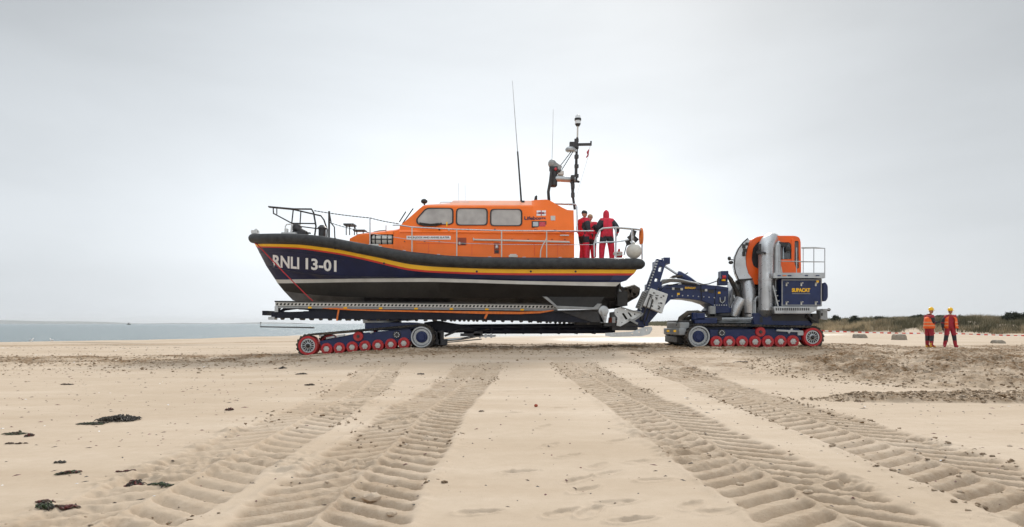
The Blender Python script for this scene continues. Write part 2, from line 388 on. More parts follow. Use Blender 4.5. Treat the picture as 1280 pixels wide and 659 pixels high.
m = bpy.data.materials.new('sand'); m.use_nodes = True; N = m.node_tree.nodes; L = m.node_tree.links; b = N['Principled BSDF']
def nz(vec, sc, det=5, ro=.6):
    n = N.new('ShaderNodeTexNoise'); n.inputs['Scale'].default_value = sc; n.inputs['Detail'].default_value = det; n.inputs['Roughness'].default_value = ro; L.new(vec, n.inputs['Vector']); return n.outputs['Fac']
def mrg(v, a, b_, c, d):
    n = N.new('ShaderNodeMapRange'); n.inputs[1].default_value = a; n.inputs[2].default_value = b_; n.inputs[3].default_value = c; n.inputs[4].default_value = d; L.new(v, n.inputs[0]); return n.outputs[0]
def mix(f, a, b_, ty='MIX'):
    n = N.new('ShaderNodeMix'); n.data_type = 'RGBA'; n.blend_type = ty
    if isinstance(f, float): n.inputs[0].default_value = f
    else: L.new(f, n.inputs[0])
    for k, q in ((6, a), (7, b_)):
        if isinstance(q, tuple): n.inputs[k].default_value = (*q, 1)
        else: L.new(q, n.inputs[k])
    return n.outputs[2]
def mth(op, a, b_):
    n = N.new('ShaderNodeMath'); n.operation = op
    for k, q in ((0, a), (1, b_)):
        if isinstance(q, (int, float)): n.inputs[k].default_value = q
        else: L.new(q, n.inputs[k])
    n.use_clamp = op in ('MULTIPLY',) and False; return n.outputs[0]
tc = N.new('ShaderNodeTexCoord').outputs['Object']
at = N.new('ShaderNodeVertexColor'); at.layer_name = 'surf'
sp = N.new('ShaderNodeSeparateColor'); L.new(at.outputs[0], sp.inputs[0])
mp = N.new('ShaderNodeMapping'); mp.inputs['Scale'].default_value = (.35, 1.6, 1); L.new(tc, mp.inputs[0])
big = nz(mp.outputs[0], .55, 6); mid = nz(tc, 6, 6, .7); fine = nz(tc, 260, 3, .8); spk = nz(tc, 90, 2, .5)
c = mix(mrg(big, .35, .68, 0, 1), SAND_A, SAND_B)
c = mix(mrg(mid, .3, .7, 0, .30), c, (.36,.27,.18))
c = mix(mrg(nz(tc, .23, 4, .6), .45, .62, 0, .35), c, (.38,.285,.19))
c = mix(mrg(fine, .35, .7, 0, .30), c, (.30,.23,.16))
c = mix(mrg(spk, .66, .74, 0, .35), c, (.12,.09,.065))
dmp = mth('MULTIPLY', sp.outputs[0], mrg(nz(tc, 4.2, 10, .85), .40, .60, .05, 1.35))
c = mix(dmp, c, (.235,.135,.058))
c = mix(mth('MULTIPLY', sp.outputs[1], .62), c, (.30,.255,.205))
L.new(c, b.inputs['Base Color'])
rg = N.new('ShaderNodeMath'); rg.operation = 'SUBTRACT'; rg.inputs[0].default_value = .92; L.new(mth('MULTIPLY', sp.outputs[1], .55), rg.inputs[1]); L.new(rg.outputs[0], b.inputs['Roughness'])
b.inputs['Specular IOR Level'].default_value = .3
bp = N.new('ShaderNodeBump'); bp.inputs['Strength'].default_value = .55; bp.inputs['Distance'].default_value = .006; L.new(nz(tc, 170, 4, .8), bp.inputs['Height'])
bp2 = N.new('ShaderNodeBump'); bp2.inputs['Distance'].default_value = .12; L.new(nz(tc, 7, 8, .75), bp2.inputs['Height']); L.new(bp.outputs[0], bp2.inputs['Normal'])
L.new(mrg(sp.outputs[0], 0, .8, .05, 1.), bp2.inputs['Strength'])
L.new(bp2.outputs[0], b.inputs['Normal'])
me.materials.append(m); MATS['sand'] = m

# sea and pools
m = bpy.data.materials.new('sea_water'); m.use_nodes = True; N = m.node_tree.nodes; L = m.node_tree.links; b = N['Principled BSDF']
tcn = N.new('ShaderNodeTexCoord').outputs['Object']; mp = N.new('ShaderNodeMapping'); mp.inputs['Scale'].default_value = (.5, 1.3, 1); L.new(tcn, mp.inputs[0])
n = N.new('ShaderNodeTexNoise'); n.inputs['Scale'].default_value = .55; n.inputs['Detail'].default_value = 8; n.inputs['Roughness'].default_value = .6; L.new(mp.outputs[0], n.inputs['Vector'])
bp = N.new('ShaderNodeBump'); bp.inputs['Strength'].default_value = 1.; bp.inputs['Distance'].default_value = 1.6; L.new(n.outputs['Fac'], bp.inputs['Height']); L.new(bp.outputs[0], b.inputs['Normal'])
b.inputs['Base Color'].default_value = (.17,.225,.235,1); b.inputs['Roughness'].default_value = .22; b.inputs['IOR'].default_value = 1.33; MATS['sea_water'] = m
mb = MB(); mb.add([(-9000,30,-.5),(9000,30,-.5),(9000,9000,-.5),(-9000,9000,-.5)], [(0,1,2,3)]); sea = mb.build('sea', 'sea_water', smooth=False); sea['kind'] = 'structure'
m = bpy.data.materials.new('pool_water'); m.use_nodes = True; b = m.node_tree.nodes['Principled BSDF']; b.inputs['Base Color'].default_value = (.30,.27,.22,1); b.inputs['Roughness'].default_value = .22; b.inputs['IOR'].default_value = 1.33; b.inputs['Specular IOR Level'].default_value = .8; MATS['pool_water'] = m
for p in POOLS:
    mb = MB(); pts = []
    for k in range(48):
        a = 2*math.pi*k/48; r = 1.3; pts.append((p[0]+p[2]*r*math.cos(a), p[1]+p[3]*r*math.sin(a), -.10))
    mb.add(pts, [tuple(range(48))]); o = mb.build('tidal_pool', 'pool_water', smooth=False); o['kind'] = 'structure'
# distant low coast
mb = MB(); rows = []
for yy, f in ((5200, 0.), (5320, 1.), (5500, .9), (5800, 0)):
    rows.append([(x, yy, -1+f*max(0, 11+9*math.sin(x*.0011)+6*math.sin(x*.0031+1)+3*math.sin(x*.009))) for x in np.linspace(-6200, -1700, 120)])
mb.grid(rows); o = mb.build('distant_coast', 'far_land'); o['kind'] = 'structure'

# ------------------------------------------------------------------ dune grass and bushes
rs = np.random.RandomState(5)
def blades(px, py, pz, nb, hgt, spread, wid, rs):
    n = len(px); k = n*nb
    bx = np.repeat(px, nb)+rs.randn(k)*spread*.45; by = np.repeat(py, nb)+rs.randn(k)*spread*.45; bz = np.repeat(pz, nb)
    ln = (np.repeat(hgt, nb) if np.ndim(hgt) else hgt)*(.55+.6*rs.rand(k)); a = rs.rand(k)*2*math.pi; le = .25+.55*rs.rand(k)+0*a
    dx = np.cos(a)*le*ln*.8+.10*ln; dy = np.sin(a)*le*ln*.8; dz = ln*np.sqrt(np.clip(1-(le*.7)**2, .2, 1))
    w = wid*(.6+.8*rs.rand(k)); a2 = rs.rand(k)*math.pi; wx = np.cos(a2)*w; wy = np.sin(a2)*w*.4
    base1 = np.stack([bx-wx, by-wy, bz-.1], -1); base2 = np.stack([bx+wx, by+wy, bz-.1], -1)
    m1 = np.stack([bx+dx*.4-wx*.7, by+dy*.4, bz+dz*.6], -1); m2 = np.stack([bx+dx*.4+wx*.7, by+dy*.4, bz+dz*.6], -1); tip = np.stack([bx+dx, by+dy, bz+dz], -1)
    V = np.stack([base1, base2, m2, m1, tip], 1).reshape(-1, 3); o = np.arange(k)*5
    return V, o
def blade_obj(name, V, o, materialn, col):
    me = bpy.data.meshes.new(name); q = np.stack([o, o+1, o+2, o+3], -1); t = np.stack([o+3, o+2, o+4], -1)
    me.vertices.add(len(V)); me.vertices.foreach_set('co', V.astype(np.float32).ravel())
    li = np.concatenate([q.ravel(), t.ravel()]).astype(np.int32); me.loops.add(len(li)); me.loops.foreach_set('vertex_index', li)
    st = np.concatenate([np.arange(len(q))*4, len(q)*4+np.arange(len(t))*3]).astype(np.int32); me.polygons.add(len(st)); me.polygons.foreach_set('loop_start', st)
    me.update(calc_edges=True); at = me.attributes.new('tint', 'FLOAT_COLOR', 'POINT'); at.data.foreach_set('color', col.astype(np.float32).ravel())
    me.materials.append(MATS[materialn]); ob = bpy.data.objects.new(name, me); COL.objects.link(ob); return ob
m = bpy.data.materials.new('tinted_leaf'); m.use_nodes = True; N = m.node_tree.nodes; L = m.node_tree.links; b = N['Principled BSDF']
at = N.new('ShaderNodeVertexColor'); at.layer_name = 'tint'; L.new(at.outputs[0], b.inputs['Base Color']); b.inputs['Roughness'].default_value = .8; b.inputs['Specular IOR Level'].default_value = .2; MATS['tinted_leaf'] = m
n = 90000; gx = 36+rs.rand(n)*75; gy = 55+rs.rand(n)**1.3*110
s = dune_s(gx, gy); dens = ss(fbm(gx, gy, 4.5, 9, 3)+ss(s, 1, 7)*1.1, -.05, .45)
keep = (s > .8) & (rs.rand(n) < dens) & (gx < gy*.86+3) & (np.hypot(gx/gy*853+640-1140, (gy-74)*1.2) > 13+6*fbm(gx, gy, 3, 2, 2)) & (np.hypot(gx/gy*853+640-1235, (gy-66)*2) > 10)
gx, gy = gx[keep][:24000], gy[keep][:24000]
tuft = np.clip(.5+1.3*fbm(gx, gy, 2.6, 6, 3), 0, 1)
V, o = blades(gx, gy, gzv(gx, gy), 12, .35+.85*tuft, .5, .032, rs)
tn = np.clip(.42+1.1*fbm(gx, gy, 6, 2, 3)+.9*fbm(gx, gy, 1.6, 5, 2)+.12*rs.randn(len(gx)), 0, 1)[:,None]
cA = np.array([.115,.105,.062]); cB = np.array([.46,.37,.24]); cc = cA*(1-tn)+cB*tn; cc = np.repeat(cc, 12*5, 0)*(.75+.5*rs.rand(len(cc)*60)[:,None])
g = blade_obj('marram_grass', V, o, 'tinted_leaf', np.concatenate([cc, np.ones((len(cc), 1))], 1))
tag(g, 'dense tawny and grey green marram grass covering the dunes', 'grass', kind='stuff')
# far dune scrub that reads as one mass
n = 16000; gy = 130+rs.rand(n)**1.5*600; gx = np.interp(gy, [88,130,300,800], [39,44,62,130])+3+rs.rand(n)**1.5*gy*.5
V, o = blades(gx, gy, gzv(gx, gy), 6, 1.3, 1.3, .11, rs); tn = rs.rand(n)[:,None]
cc = np.array([.09,.095,.055])*(1-tn)+np.array([.20,.18,.11])*tn; cc = np.repeat(cc, 30, 0)
g = blade_obj('dune_scrub', V, o, 'tinted_leaf', np.concatenate([cc, np.ones((len(cc), 1))], 1)); tag(g, 'distant low scrub on the dunes seen past the tractor', 'scrub', kind='stuff')
def bush(px, pytop, Y, wpx, label, hb=None, sparse=.0, seed=1):
    r = random.Random(seed); base = W(px, 0, Y); zt = CH+(CY-pytop)*Y/F; z0 = gz(base[0], Y); H = max(1.0, zt-z0); print('bush', px, round(zt-z0, 2), Y); Wd_ = wpx*Y/F
    t = thing('shrub', label, 'shrub', (base[0], Y, z0), 'dark shrubs on the dune crest')
    mb = MB(); 
    for k in range(6):
        a = r.random()*6.28; q = Vector((base[0], Y, z0-.2)); e = q+Vector((math.cos(a)*Wd_*.3, math.sin(a)*Wd_*.25, H*.7)); mb.tube([q, q.lerp(e, .5)+Vector((0,0,.1*H)), e], [.07,.05,.02], 5)
    mb.build('trunk', 'wood_dark', t)
    rr = np.random.RandomState(seed); nc_ = int(26+14*Wd_); V = []
    cl = []
    for k in range(nc_):
        a = rr.rand()*6.28; q = math.sqrt(rr.rand()); x = math.cos(a)*q*Wd_*.5; yv = math.sin(a)*q*Wd_*.4; zz = H*(1-q**2*.55)*(.35+.6*rr.rand()); cl.append((x, yv, zz))
    cl = np.array(cl); nl = 110; P = np.repeat(cl, nl, 0)+rr.randn(nc_*nl, 3)*np.array([.26,.26,.19])*max(.7, H*.28)
    P[:,2] = np.clip(P[:,2], .05, H*1.04)
    s1 = rr.randn(len(P), 3); s1 /= np.linalg.norm(s1, axis=1)[:,None]; s2 = np.cross(s1, rr.randn(len(P), 3)); s2 /= np.linalg.norm(s2, axis=1)[:,None]
    sz = (.06+.08*rr.rand(len(P)))[:,None]; Vv = np.stack([P-s1*sz, P+s2*sz*.6, P+s1*sz, P-s2*sz*.6], 1).reshape(-1, 3)
    me = bpy.data.meshes.new('crown'); me.vertices.add(len(Vv)); me.vertices.foreach_set('co', Vv.astype(np.float32).ravel()); me.loops.add(len(Vv)); me.loops.foreach_set('vertex_index', np.arange(len(Vv), dtype=np.int32))
    me.polygons.add(len(P)); me.polygons.foreach_set('loop_start', np.arange(len(P), dtype=np.int32)*4); me.update(calc_edges=True)
    tn = np.repeat(np.repeat(rr.rand(nc_), nl)*.6+.4*rr.rand(len(P)), 4)[:,None]; cc = np.array([.020,.026,.014])*(1-tn)+np.array([.055,.065,.035])*tn
    at = me.attributes.new('tint', 'FLOAT_COLOR', 'POINT'); at.data.foreach_set('color', np.concatenate([cc, np.ones((len(cc),1))], 1).astype(np.float32).ravel())
    me.materials.append(MATS['tinted_leaf']); ob = bpy.data.objects.new('crown', me); COL.objects.link(ob); ob.parent = t
bush(1044, 394.5, 108, 12, 'small rounded dark shrub on the dune just right of the tractor', seed=1)
bush(1069, 395.5, 105, 13, 'low dark shrub on the dune crest above the left concrete block', seed=2)
bush(1099, 396, 110, 14, 'dark shrub on the crest midway between tractor and the two hi-vis men', seed=3)
bush(1112, 398.5, 112, 13, 'flattest dark shrub on the crest, left of the hi-vis men', seed=4)
bush(1150, 393.5, 112, 34, 'wide dark shrub rising behind the left hi-vis man', seed=5)
bush(1174, 395, 112, 20, 'dark shrub showing between the two hi-vis men', seed=6)
bush(1202, 394, 110, 12, 'small dark shrub just right of the right hi-vis man', seed=7)
bush(1272, 388.5, 92, 38, 'largest near black shrub on the dune at the right edge', seed=8)

# ------------------------------------------------------------------ beach bits
def block(px0, px1, pyt, pyb, label, name='concrete_block', cat='block', grp=None, seed=0):
    Y = F*CH/(pyb-CY); a = W(px0, pyb, Y); b_ = W(px1, pyt, Y); r = random.Random(seed); d = .7
    z0 = gz((a[0]+b_[0])/2, Y)-.1; z1 = b_[2]
    mb = MB(); n = 9; rows = []
    for j, (t, ins) in enumerate(((0,0),(.35,.04),(.7,.05),(.96,.09),(1,.13))):
        ring = []
        for (cx, cy, ex, ey) in ((a[0]+ins, Y+ins, b_[0]-ins*2.2, Y+ins), (b_[0]-ins*2.2, Y+ins, b_[0]-ins*2.2, Y+d-ins), (b_[0]-ins*2.2, Y+d-ins, a[0]+ins, Y+d-ins), (a[0]+ins, Y+d-ins, a[0]+ins, Y+ins)):
            for k in range(6): f = k/6; ring.append((cx+(ex-cx)*f+r.uniform(-.015,.015), cy+(ey-cy)*f+r.uniform(-.015,.015), z0+(z1-z0)*t+r.uniform(-.012,.012)))
        rows.append(ring)
    mb.grid(rows, close=True); mb.add(rows[-1], [tuple(range(24))]); o = mb.build(name, 'stone', ang=50); tag(o, label, cat, grp)
block(1070, 1086, 417.8, 422.8, 'smaller weathered block half sunk in the sand below the dunes, nearer the tractor', seed=1)
block(1120, 1136, 418, 425, 'larger grey weathered block half sunk in the sand left of the hi-vis men', seed=2)
block(1247, 1260, 425.3, 429.5, 'low dark grey stone lying on sand right of the hi-vis men', 'boulder', 'stone', seed=3)
# barrier tape
t = thing('barrier_tape', 'red and white striped barrier tape strung low across the beach before the dunes', 'barrier tape', (21, 42, gz(21, 42)))
P0 = W(985, 411, 42); P1 = W(1185, 416.5, 42); P2 = W(1330, 420, 44); mb = MB(); n = 150
for k in range(n):
    def pt(f):
        if f < .58: g_ = f/.58; p = P0.lerp(P1, g_); sag = .10*4*g_*(1-g_)
        else: g_ = (f-.58)/.42; p = P1.lerp(P2, g_); sag = .05*4*g_*(1-g_)
        return p-Vector((0,0,sag))
    a = pt(k/n); b_ = pt((k+1)/n); tw = .036*(1+.25*math.sin(k*.5)); dz = Vector((0, .012*math.sin(k*.3), tw)); th = Vector((0,.001,0))
    mb.add([a-dz, b_-dz, b_+dz, a+dz, a-dz+th, b_-dz+th, b_+dz+th, a+dz+th], [(0,1,2,3),(7,6,5,4),(0,4,5,1),(3,2,6,7)], mi=(k//2) % 2)
mb.build('tape', ['tape_white', 'tape_red'], t, smooth=False)
for p in (P0, P1, P2):
    mb = MB(); g0 = gz(p[0], p[1]); mb.tube([(p[0], p[1]+.02, g0-.1), (p[0]+.02, p[1]+.02, p[2]+.08)], .012, 6); mb.build('stake', 'dark_steel', t)
# groyne with beacon post
t = thing('groyne', 'dark low groyne with an upright marker post standing in the far shallows', 'groyne', W(356, 409, 260)); mb = MB()
a = W(326, 408.6, 300); b_ = W(392, 409.8, 235); mb.bar((a[0], a[1], -.45), (b_[0], b_[1], -.45), .6, .75)
for k in range(24): p = a.lerp(b_, k/23); mb.tube([(p[0], p[1]-.4, -1), (p[0], p[1]-.4, -.02+.14*random.random())], .13, 6)
mb.build('timber_wall', 'wood_dark', t); mb = MB(); mb.tube([(a[0], a[1], -1), (a[0], a[1], 1.4)], .11, 8); mb.tube([(a[0], a[1], 1.4), (a[0], a[1], 1.75)], .28, 8); mb.build('marker_post', 'wood_dark', t)
# far boat
c0 = W(161, 406, 900); c0[2] = -.5; t = thing('fishing_boat', 'tiny dark fishing boat far out on the sea at the left', 'boat', c0); mb = MB()
rows = []
for k in range(9):
    f = k/8; x = c0[0]-2.4+4.8*f; w_ = .85*math.sin(math.pi*min(.98, .12+f*.62)); zt = .35+.5*abs(f-.45)**2*4*.5
    rows.append([(x, c0[1]-w_, zt), (x, c0[1]-w_*.7, -.7), (x, c0[1]+w_*.7, -.7), (x, c0[1]+w_, zt)])
mb.grid(rows, close=True); mb.build('hull', 'black', t); mb = MB(); mb.box((c0[0]-.2, c0[1], 1.0), (1.5, 1.1, 1.4)); mb.build('cabin', 'dark_steel', t, bevel=.05); mb = MB(); mb.tube([(c0[0]+.4, c0[1], 1.2), (c0[0]+.4, c0[1], 3.0)], .1, 6); mb.build('mast', 'black', t)
# gulls
def gull(px, py, label, fl):
    Y = 57; p = W(px, py, Y); x = p[0]; z = max(gz(x, Y), -.5); mb = MB(); t = thing('gull', label, 'bird', (x, Y, z), 'gulls at the waterline')
    mb.tube([(x-.17*fl, Y, z+.19), (x-.08*fl, Y, z+.20), (x, Y, z+.205), (x+.09*fl, Y, z+.23), (x+.13*fl, Y, z+.29), (x+.14*fl, Y, z+.335), (x+.18*fl, Y, z+.34), (x+.22*fl, Y, z+.33)], [.012,.045,.07,.062,.036,.032,.03,.006], 10)
    for sy in (-.025,.025): mb.tube([(x+.01*fl, Y+sy, z+.15), (x, Y+sy, z-.01)], .006, 5)
    mb.build('body', 'gull_white', t); mb = MB()
    for sy in (-1, 1): mb.tube([(x+.06*fl, Y+.05*sy, z+.24), (x-.05*fl, Y+.066*sy, z+.225), (x-.2*fl, Y+.02*sy, z+.19)], [.02,.03,.006], 6)
    mb.build('wing', 'gull_grey', t)
gull(39, 427, 'white gull standing at the waterline, the nearer to the left edge', 1); gull(65, 426.6, 'white gull standing at the waterline, the one nearer the machine', -1)
# seaweed
def weed(px, py, wpx, mats, label, n=24, hgt=.03, seed=0, ang=0., name='seaweed', asp=.45):
    Y = F*CH/(py-CY); X0 = (px-CX)*Y/F; Lw = wpx*Y/F*.5; r = random.Random(seed); mb = MB()
    for k in range(int(n*2.2)):
        a = ang+r.gauss(0, .6); u_ = r.uniform(-1, 1); cx = X0+u_*Lw*.75*math.cos(ang); cy = Y+u_*Lw*.75*math.sin(ang)+r.gauss(0, Lw*asp*.6*(1-abs(u_)*.6)); ln = Lw*r.uniform(.15,.55)
        pts = []; hx = r.random()*hgt*(1-abs(u_)*.7)
        for j in range(6):
            f = j/5-.5; x = cx+math.cos(a)*ln*f+r.gauss(0, ln*.05); yv = cy+math.sin(a)*ln*f+r.gauss(0, ln*.08); pts.append(Vector((x, yv, gz(x, yv)+.004+hx*(1-4*f*f)+r.random()*hgt*.25)))
        wd = r.uniform(.0025,.007); mb.tube(pts, [wd*.4, wd, wd*1.1, wd, wd*.8, wd*.3], 5, mi=r.randrange(len(mats)))
    o = mb.build(name, mats); tag(o, label, 'seaweed', 'seaweed washed up on the sand')
WE = [(148,525.5,54,['weed_dark'],'thick black seaweed heap, the large humped end of the biggest clump on the left',170,.06,.05,.6),
 (115,530.5,38,['weed_dark','weed_green'],'thin dark trailing seaweed beside the left foot of the biggest clump',46,.02,.05,.4),
 (18,543,30,['weed_brown','weed_green'],'pale brown wispy seaweed tuft at the far left edge',34,.02,.1,.5),
 (37,545.5,11,['weed_dark','weed_red'],'small dark red knot of seaweed next to the wispy tuft at left edge',30,.03,.2,.6),
 (20,555,34,['weed_brown'],'long thin straight seaweed strand below the left edge tuft',9,.008,.08,.2),
 (86,592,30,['weed_green','weed_dark','weed_red'],'dark forked seaweed strand with green left end',26,.02,.55,.3),
 (75,579,20,['weed_dark'],'small black seaweed scrap just above the green ended strand',14,.012,.1,.5),
 (158,590.5,34,['weed_red','weed_brown'],'upper thin reddish strand of seaweed right of the green ended one',14,.012,-.08,.2),
 (168,602,26,['weed_red','weed_dark'],'thick red brown seaweed piece below the thin reddish strand',28,.025,.15,.5),
 (200,604.5,36,['weed_dark','weed_green'],'longest dark seaweed strand ending at the wheel tracks',20,.012,.1,.2),
 (56,638,24,['weed_green','weed_dark'],'bright green black seaweed piece at the bottom left',44,.03,.2,.5),
 (84,635,32,['weed_red','weed_brown'],'dark red seaweed beside the green piece at the bottom left',36,.02,.15,.4),
 (57,629,28,['weed_red','weed_brown'],'flat maroon seaweed just above the green piece at bottom left',16,.012,.02,.3),
 (287,513,11,['weed_dark','weed_red'],'small dark seaweed knot alone on the sand in front of the left track bogie',26,.04,.3,.6),
 (354,464,13,['weed_dark'],'dark seaweed knot close in front of the bogie, upper one of three',20,.05,.1,.5),
 (378,470.5,18,['weed_dark','weed_brown'],'flat dark seaweed close in front of the bogie, middle one of three',20,.03,.05,.5),
 (387,481.5,16,['weed_dark','weed_brown'],'dark seaweed strip in front of the bogie, lowest of three',20,.03,.1,.5),
 (526,471,11,['weed_dark'],'dark seaweed scrap between the wheel tracks in front of the drive wheel',14,.03,.05,.5),
 (84,480.5,18,['weed_dark','weed_brown'],'faint dark seaweed smear far out on the left sand',16,.02,.05,.4),
 (602,515,8,['weed_brown'],'little brown seaweed crumb beside the centre of the clean sand',10,.015,.1,.4),
 (926,461,22,['weed_dark','weed_brown'],'long dark seaweed strip in front of the tractor tracks',18,.02,.02,.3)]
for i, (px, py, wp, mm, lb, n, hg, an, asp) in enumerate(WE): weed(px, py, wp, mm, lb, n, hg, i+3, an, asp=asp)
# small stone near the centre
Y = F*CH/(508.5-CY); X0 = (670-CX)*Y/F; mb = MB(); mb.ball((X0, Y, gz(X0, Y)+.018), .024, 1.1, .8, .95, 7); o = mb.build('pebble', 'rust_red'); tag(o, 'single red brown pebble on the clean centre sand', 'pebble')
for k, (px, py, s_) in enumerate(((465,620,.055),(490,640,.03),(858,560,.03),(1010,615,.03),(925,604,.025),(1262,558,.02))):
    Y = F*CH/(py-CY); X0 = (px-CX)*Y/F; mb = MB(); mb.ball((X0, Y, gz(X0, Y)+s_*.2), s_, 1.2, .9, .55, 8)
    rr_ = random.Random(k); mb.v = [(x+rr_.gauss(0, s_*.06), y_+rr_.gauss(0, s_*.06), z+rr_.gauss(0, s_*.05)) for x, y_, z in mb.v]
    mb.build('sand_clod', 'sand')['kind'] = 'structure'
# loose clods of sand thrown up by the tracks
def clods(n, cand, s0, s1, seed, name, label):
    r = np.random.RandomState(seed); x, y = cand(r, n); z = gzv(x, y); sz = (s0+(s1-s0)*r.rand(len(x))**3)
    a = (1+5**.5)/2; ico = np.array([(-1,a,0),(1,a,0),(-1,-a,0),(1,-a,0),(0,-1,a),(0,1,a),(0,-1,-a),(0,1,-a),(a,0,-1),(a,0,1),(-a,0,-1),(-a,0,1)])/1.9
    fc = np.array([(0,11,5),(0,5,1),(0,1,7),(0,7,10),(0,10,11),(1,5,9),(5,11,4),(11,10,2),(10,7,6),(7,1,8),(3,9,4),(3,4,2),(3,2,6),(3,6,8),(3,8,9),(4,9,5),(2,4,11),(6,2,10),(8,6,7),(9,8,1)])
    k = len(x); V = ico[None]*(1+.35*r.randn(k, 12, 1))*sz[:,None,None]*np.stack([1+.5*r.rand(k), 1+.5*r.rand(k), .6+.3*r.rand(k)], -1)[:,None,:]
    V += np.stack([x, y, z+sz*.25], -1)[:,None,:]; Fi = (fc[None]+(np.arange(k)*12)[:,None,None]).reshape(-1, 3).astype(np.int32)
    me = bpy.data.meshes.new(name); me.vertices.add(k*12); me.vertices.foreach_set('co', V.astype(np.float32).ravel()); me.loops.add(Fi.size); me.loops.foreach_set('vertex_index', Fi.ravel()); me.polygons.add(len(Fi)); me.polygons.foreach_set('loop_start', np.arange(len(Fi), dtype=np.int32)*3); me.update(calc_edges=True)
    dmpv = np.repeat((r.rand(k) < .75)*(.3+.7*r.rand(k)), 12); at = me.attributes.new('surf', 'FLOAT_COLOR', 'POINT'); at.data.foreach_set('color', np.stack([dmpv, dmpv*0, dmpv*0, dmpv*0+1], -1).astype(np.float32).ravel())
    me.materials.append(MATS['sand']); o = bpy.data.objects.new(name, me); COL.objects.link(o); tag(o, label, 'sand clods', kind='stuff')
def cand1(r, n):
    x = r.uniform(-24, 34, n); yc = np.interp(x, [-30,-14,-8,0,12,22,40], [21.5,21.6,22.2,24.5,25.6,31,36]); return x, yc-1.2+r.randn(n)*2.3
def cand2(r, n):
    t = r.rand(n)*6.283; q = np.sqrt(r.rand(n))*1.05; x = 11.5+5.8*q*np.cos(t); y = 15.6+4.6*q*np.sin(t); x[::4] = 7.5+3*q[::4]*np.cos(t[::4]); y[::4] = 10.4+.5*q[::4]*np.sin(t[::4]); return x, y
def cand3(r, n):
    X, Y = [], []
    for (ty, tx), hw, st, ph, rg in TRACKS:
        y = 3.6+r.rand(n//4)**.8*14; xc = np.interp(y, ty, tx); sd = r.choice([-1,1], n//4); q = np.where(r.rand(n//4) < .5, hw*sd+r.randn(n//4)*.07, r.uniform(-hw, hw, n//4)); kp = vn(xc, y, 1.1, 5) > -.05; X.append((xc+q)[kp]); Y.append(y[kp])
    return np.concatenate(X), np.concatenate(Y)
clods(16000, cand1, .007, .034, 1, 'sand_clods', 'crumbled sand clods along the churned belt under the machines')
clods(13000, cand2, .004, .026, 2, 'sand_clods', 'crumbled sand clods over the rough heap on the right')
clods(7000, cand3, .002, .020, 3, 'sand_crumbs', 'small sand crumbs in and beside the wheel tracks')
# scattered debris
rs = np.random.RandomState(11); mb = MB(); mats = ['weed_dark','weed_brown','weed_red','gull_white']
N_ = 4600; PX = rs.rand(N_)*1280; PY = 434+rs.rand(N_)**2.6*200
dn = .25+.9*np.exp(-((PX-330)/170)**2)*np.exp(-((PY-470)/40)**2)+.5*(PX < 250)*(PY < 560)+.8*(PX > 760)*(PY < 520)
kp = rs.rand(N_) < dn; PX, PY = PX[kp], PY[kp]; Y = F*CH/(PY-CY); X = (PX-CX)*Y/F; Z = gzv(X, Y)
for x, yv, z in zip(X, Y, Z):
    sz = rs.uniform(.002,.010)*(1+yv*.06); a = rs.rand()*3.14; el = rs.uniform(1, 3.5); R = Matrix.Rotation(a, 3, 'Z'); k = 3 if rs.rand() < .035 else rs.randint(3)
    q5 = rs.uniform(.5, 1.3, 5); vs = [R @ Vector(q) for q in ((-el*sz*q5[0],0,0), (sz*q5[4],-sz*q5[1],0), (el*sz*q5[2],sz*.4,0), (-sz*q5[4],sz*q5[3],0), (0,0,sz*.6))]
    mb.add([(x+v.x, yv+v.y, z+v.z) for v in vs], [(0,1,4),(1,2,4),(2,3,4),(3,0,4)], mi=k)
o = mb.build('beach_debris', mats, smooth=False, recalc=False); tag(o, 'scattered tiny scraps of weed and shell over the sand', 'debris', kind='stuff')
# ------------------------------------------------------------------ lifeboat
boat = thing('lifeboat', 'large orange and navy all-weather lifeboat carried on the beach launching carriage', 'lifeboat', (-2.2, YC, 1.6))
GW = ([315,320,330,345,370,400,440,490,540,640,760,803], [.06,.42,.80,1.12,1.42,1.64,1.83,1.98,2.04,2.06,2.05,2.0])
GY = ([315,345,370,400,419,457,509,560,600,645,732,803], [298,297.6,298.2,301,304.5,312,321.5,327,328.6,329.2,329.6,330.2])
def smooth_interp(x, xs, ys):
    # gentle average for a fair curve
    return (np.interp(x-6, xs, ys)+2*np.interp(x, xs, ys)+np.interp(x+6, xs, ys))/4
def gun(px): b = float(smooth_interp(px, *GW)); return b, float(smooth_interp(px, *GY))
def HP(px, py, b): return W(px, py, YC-b)
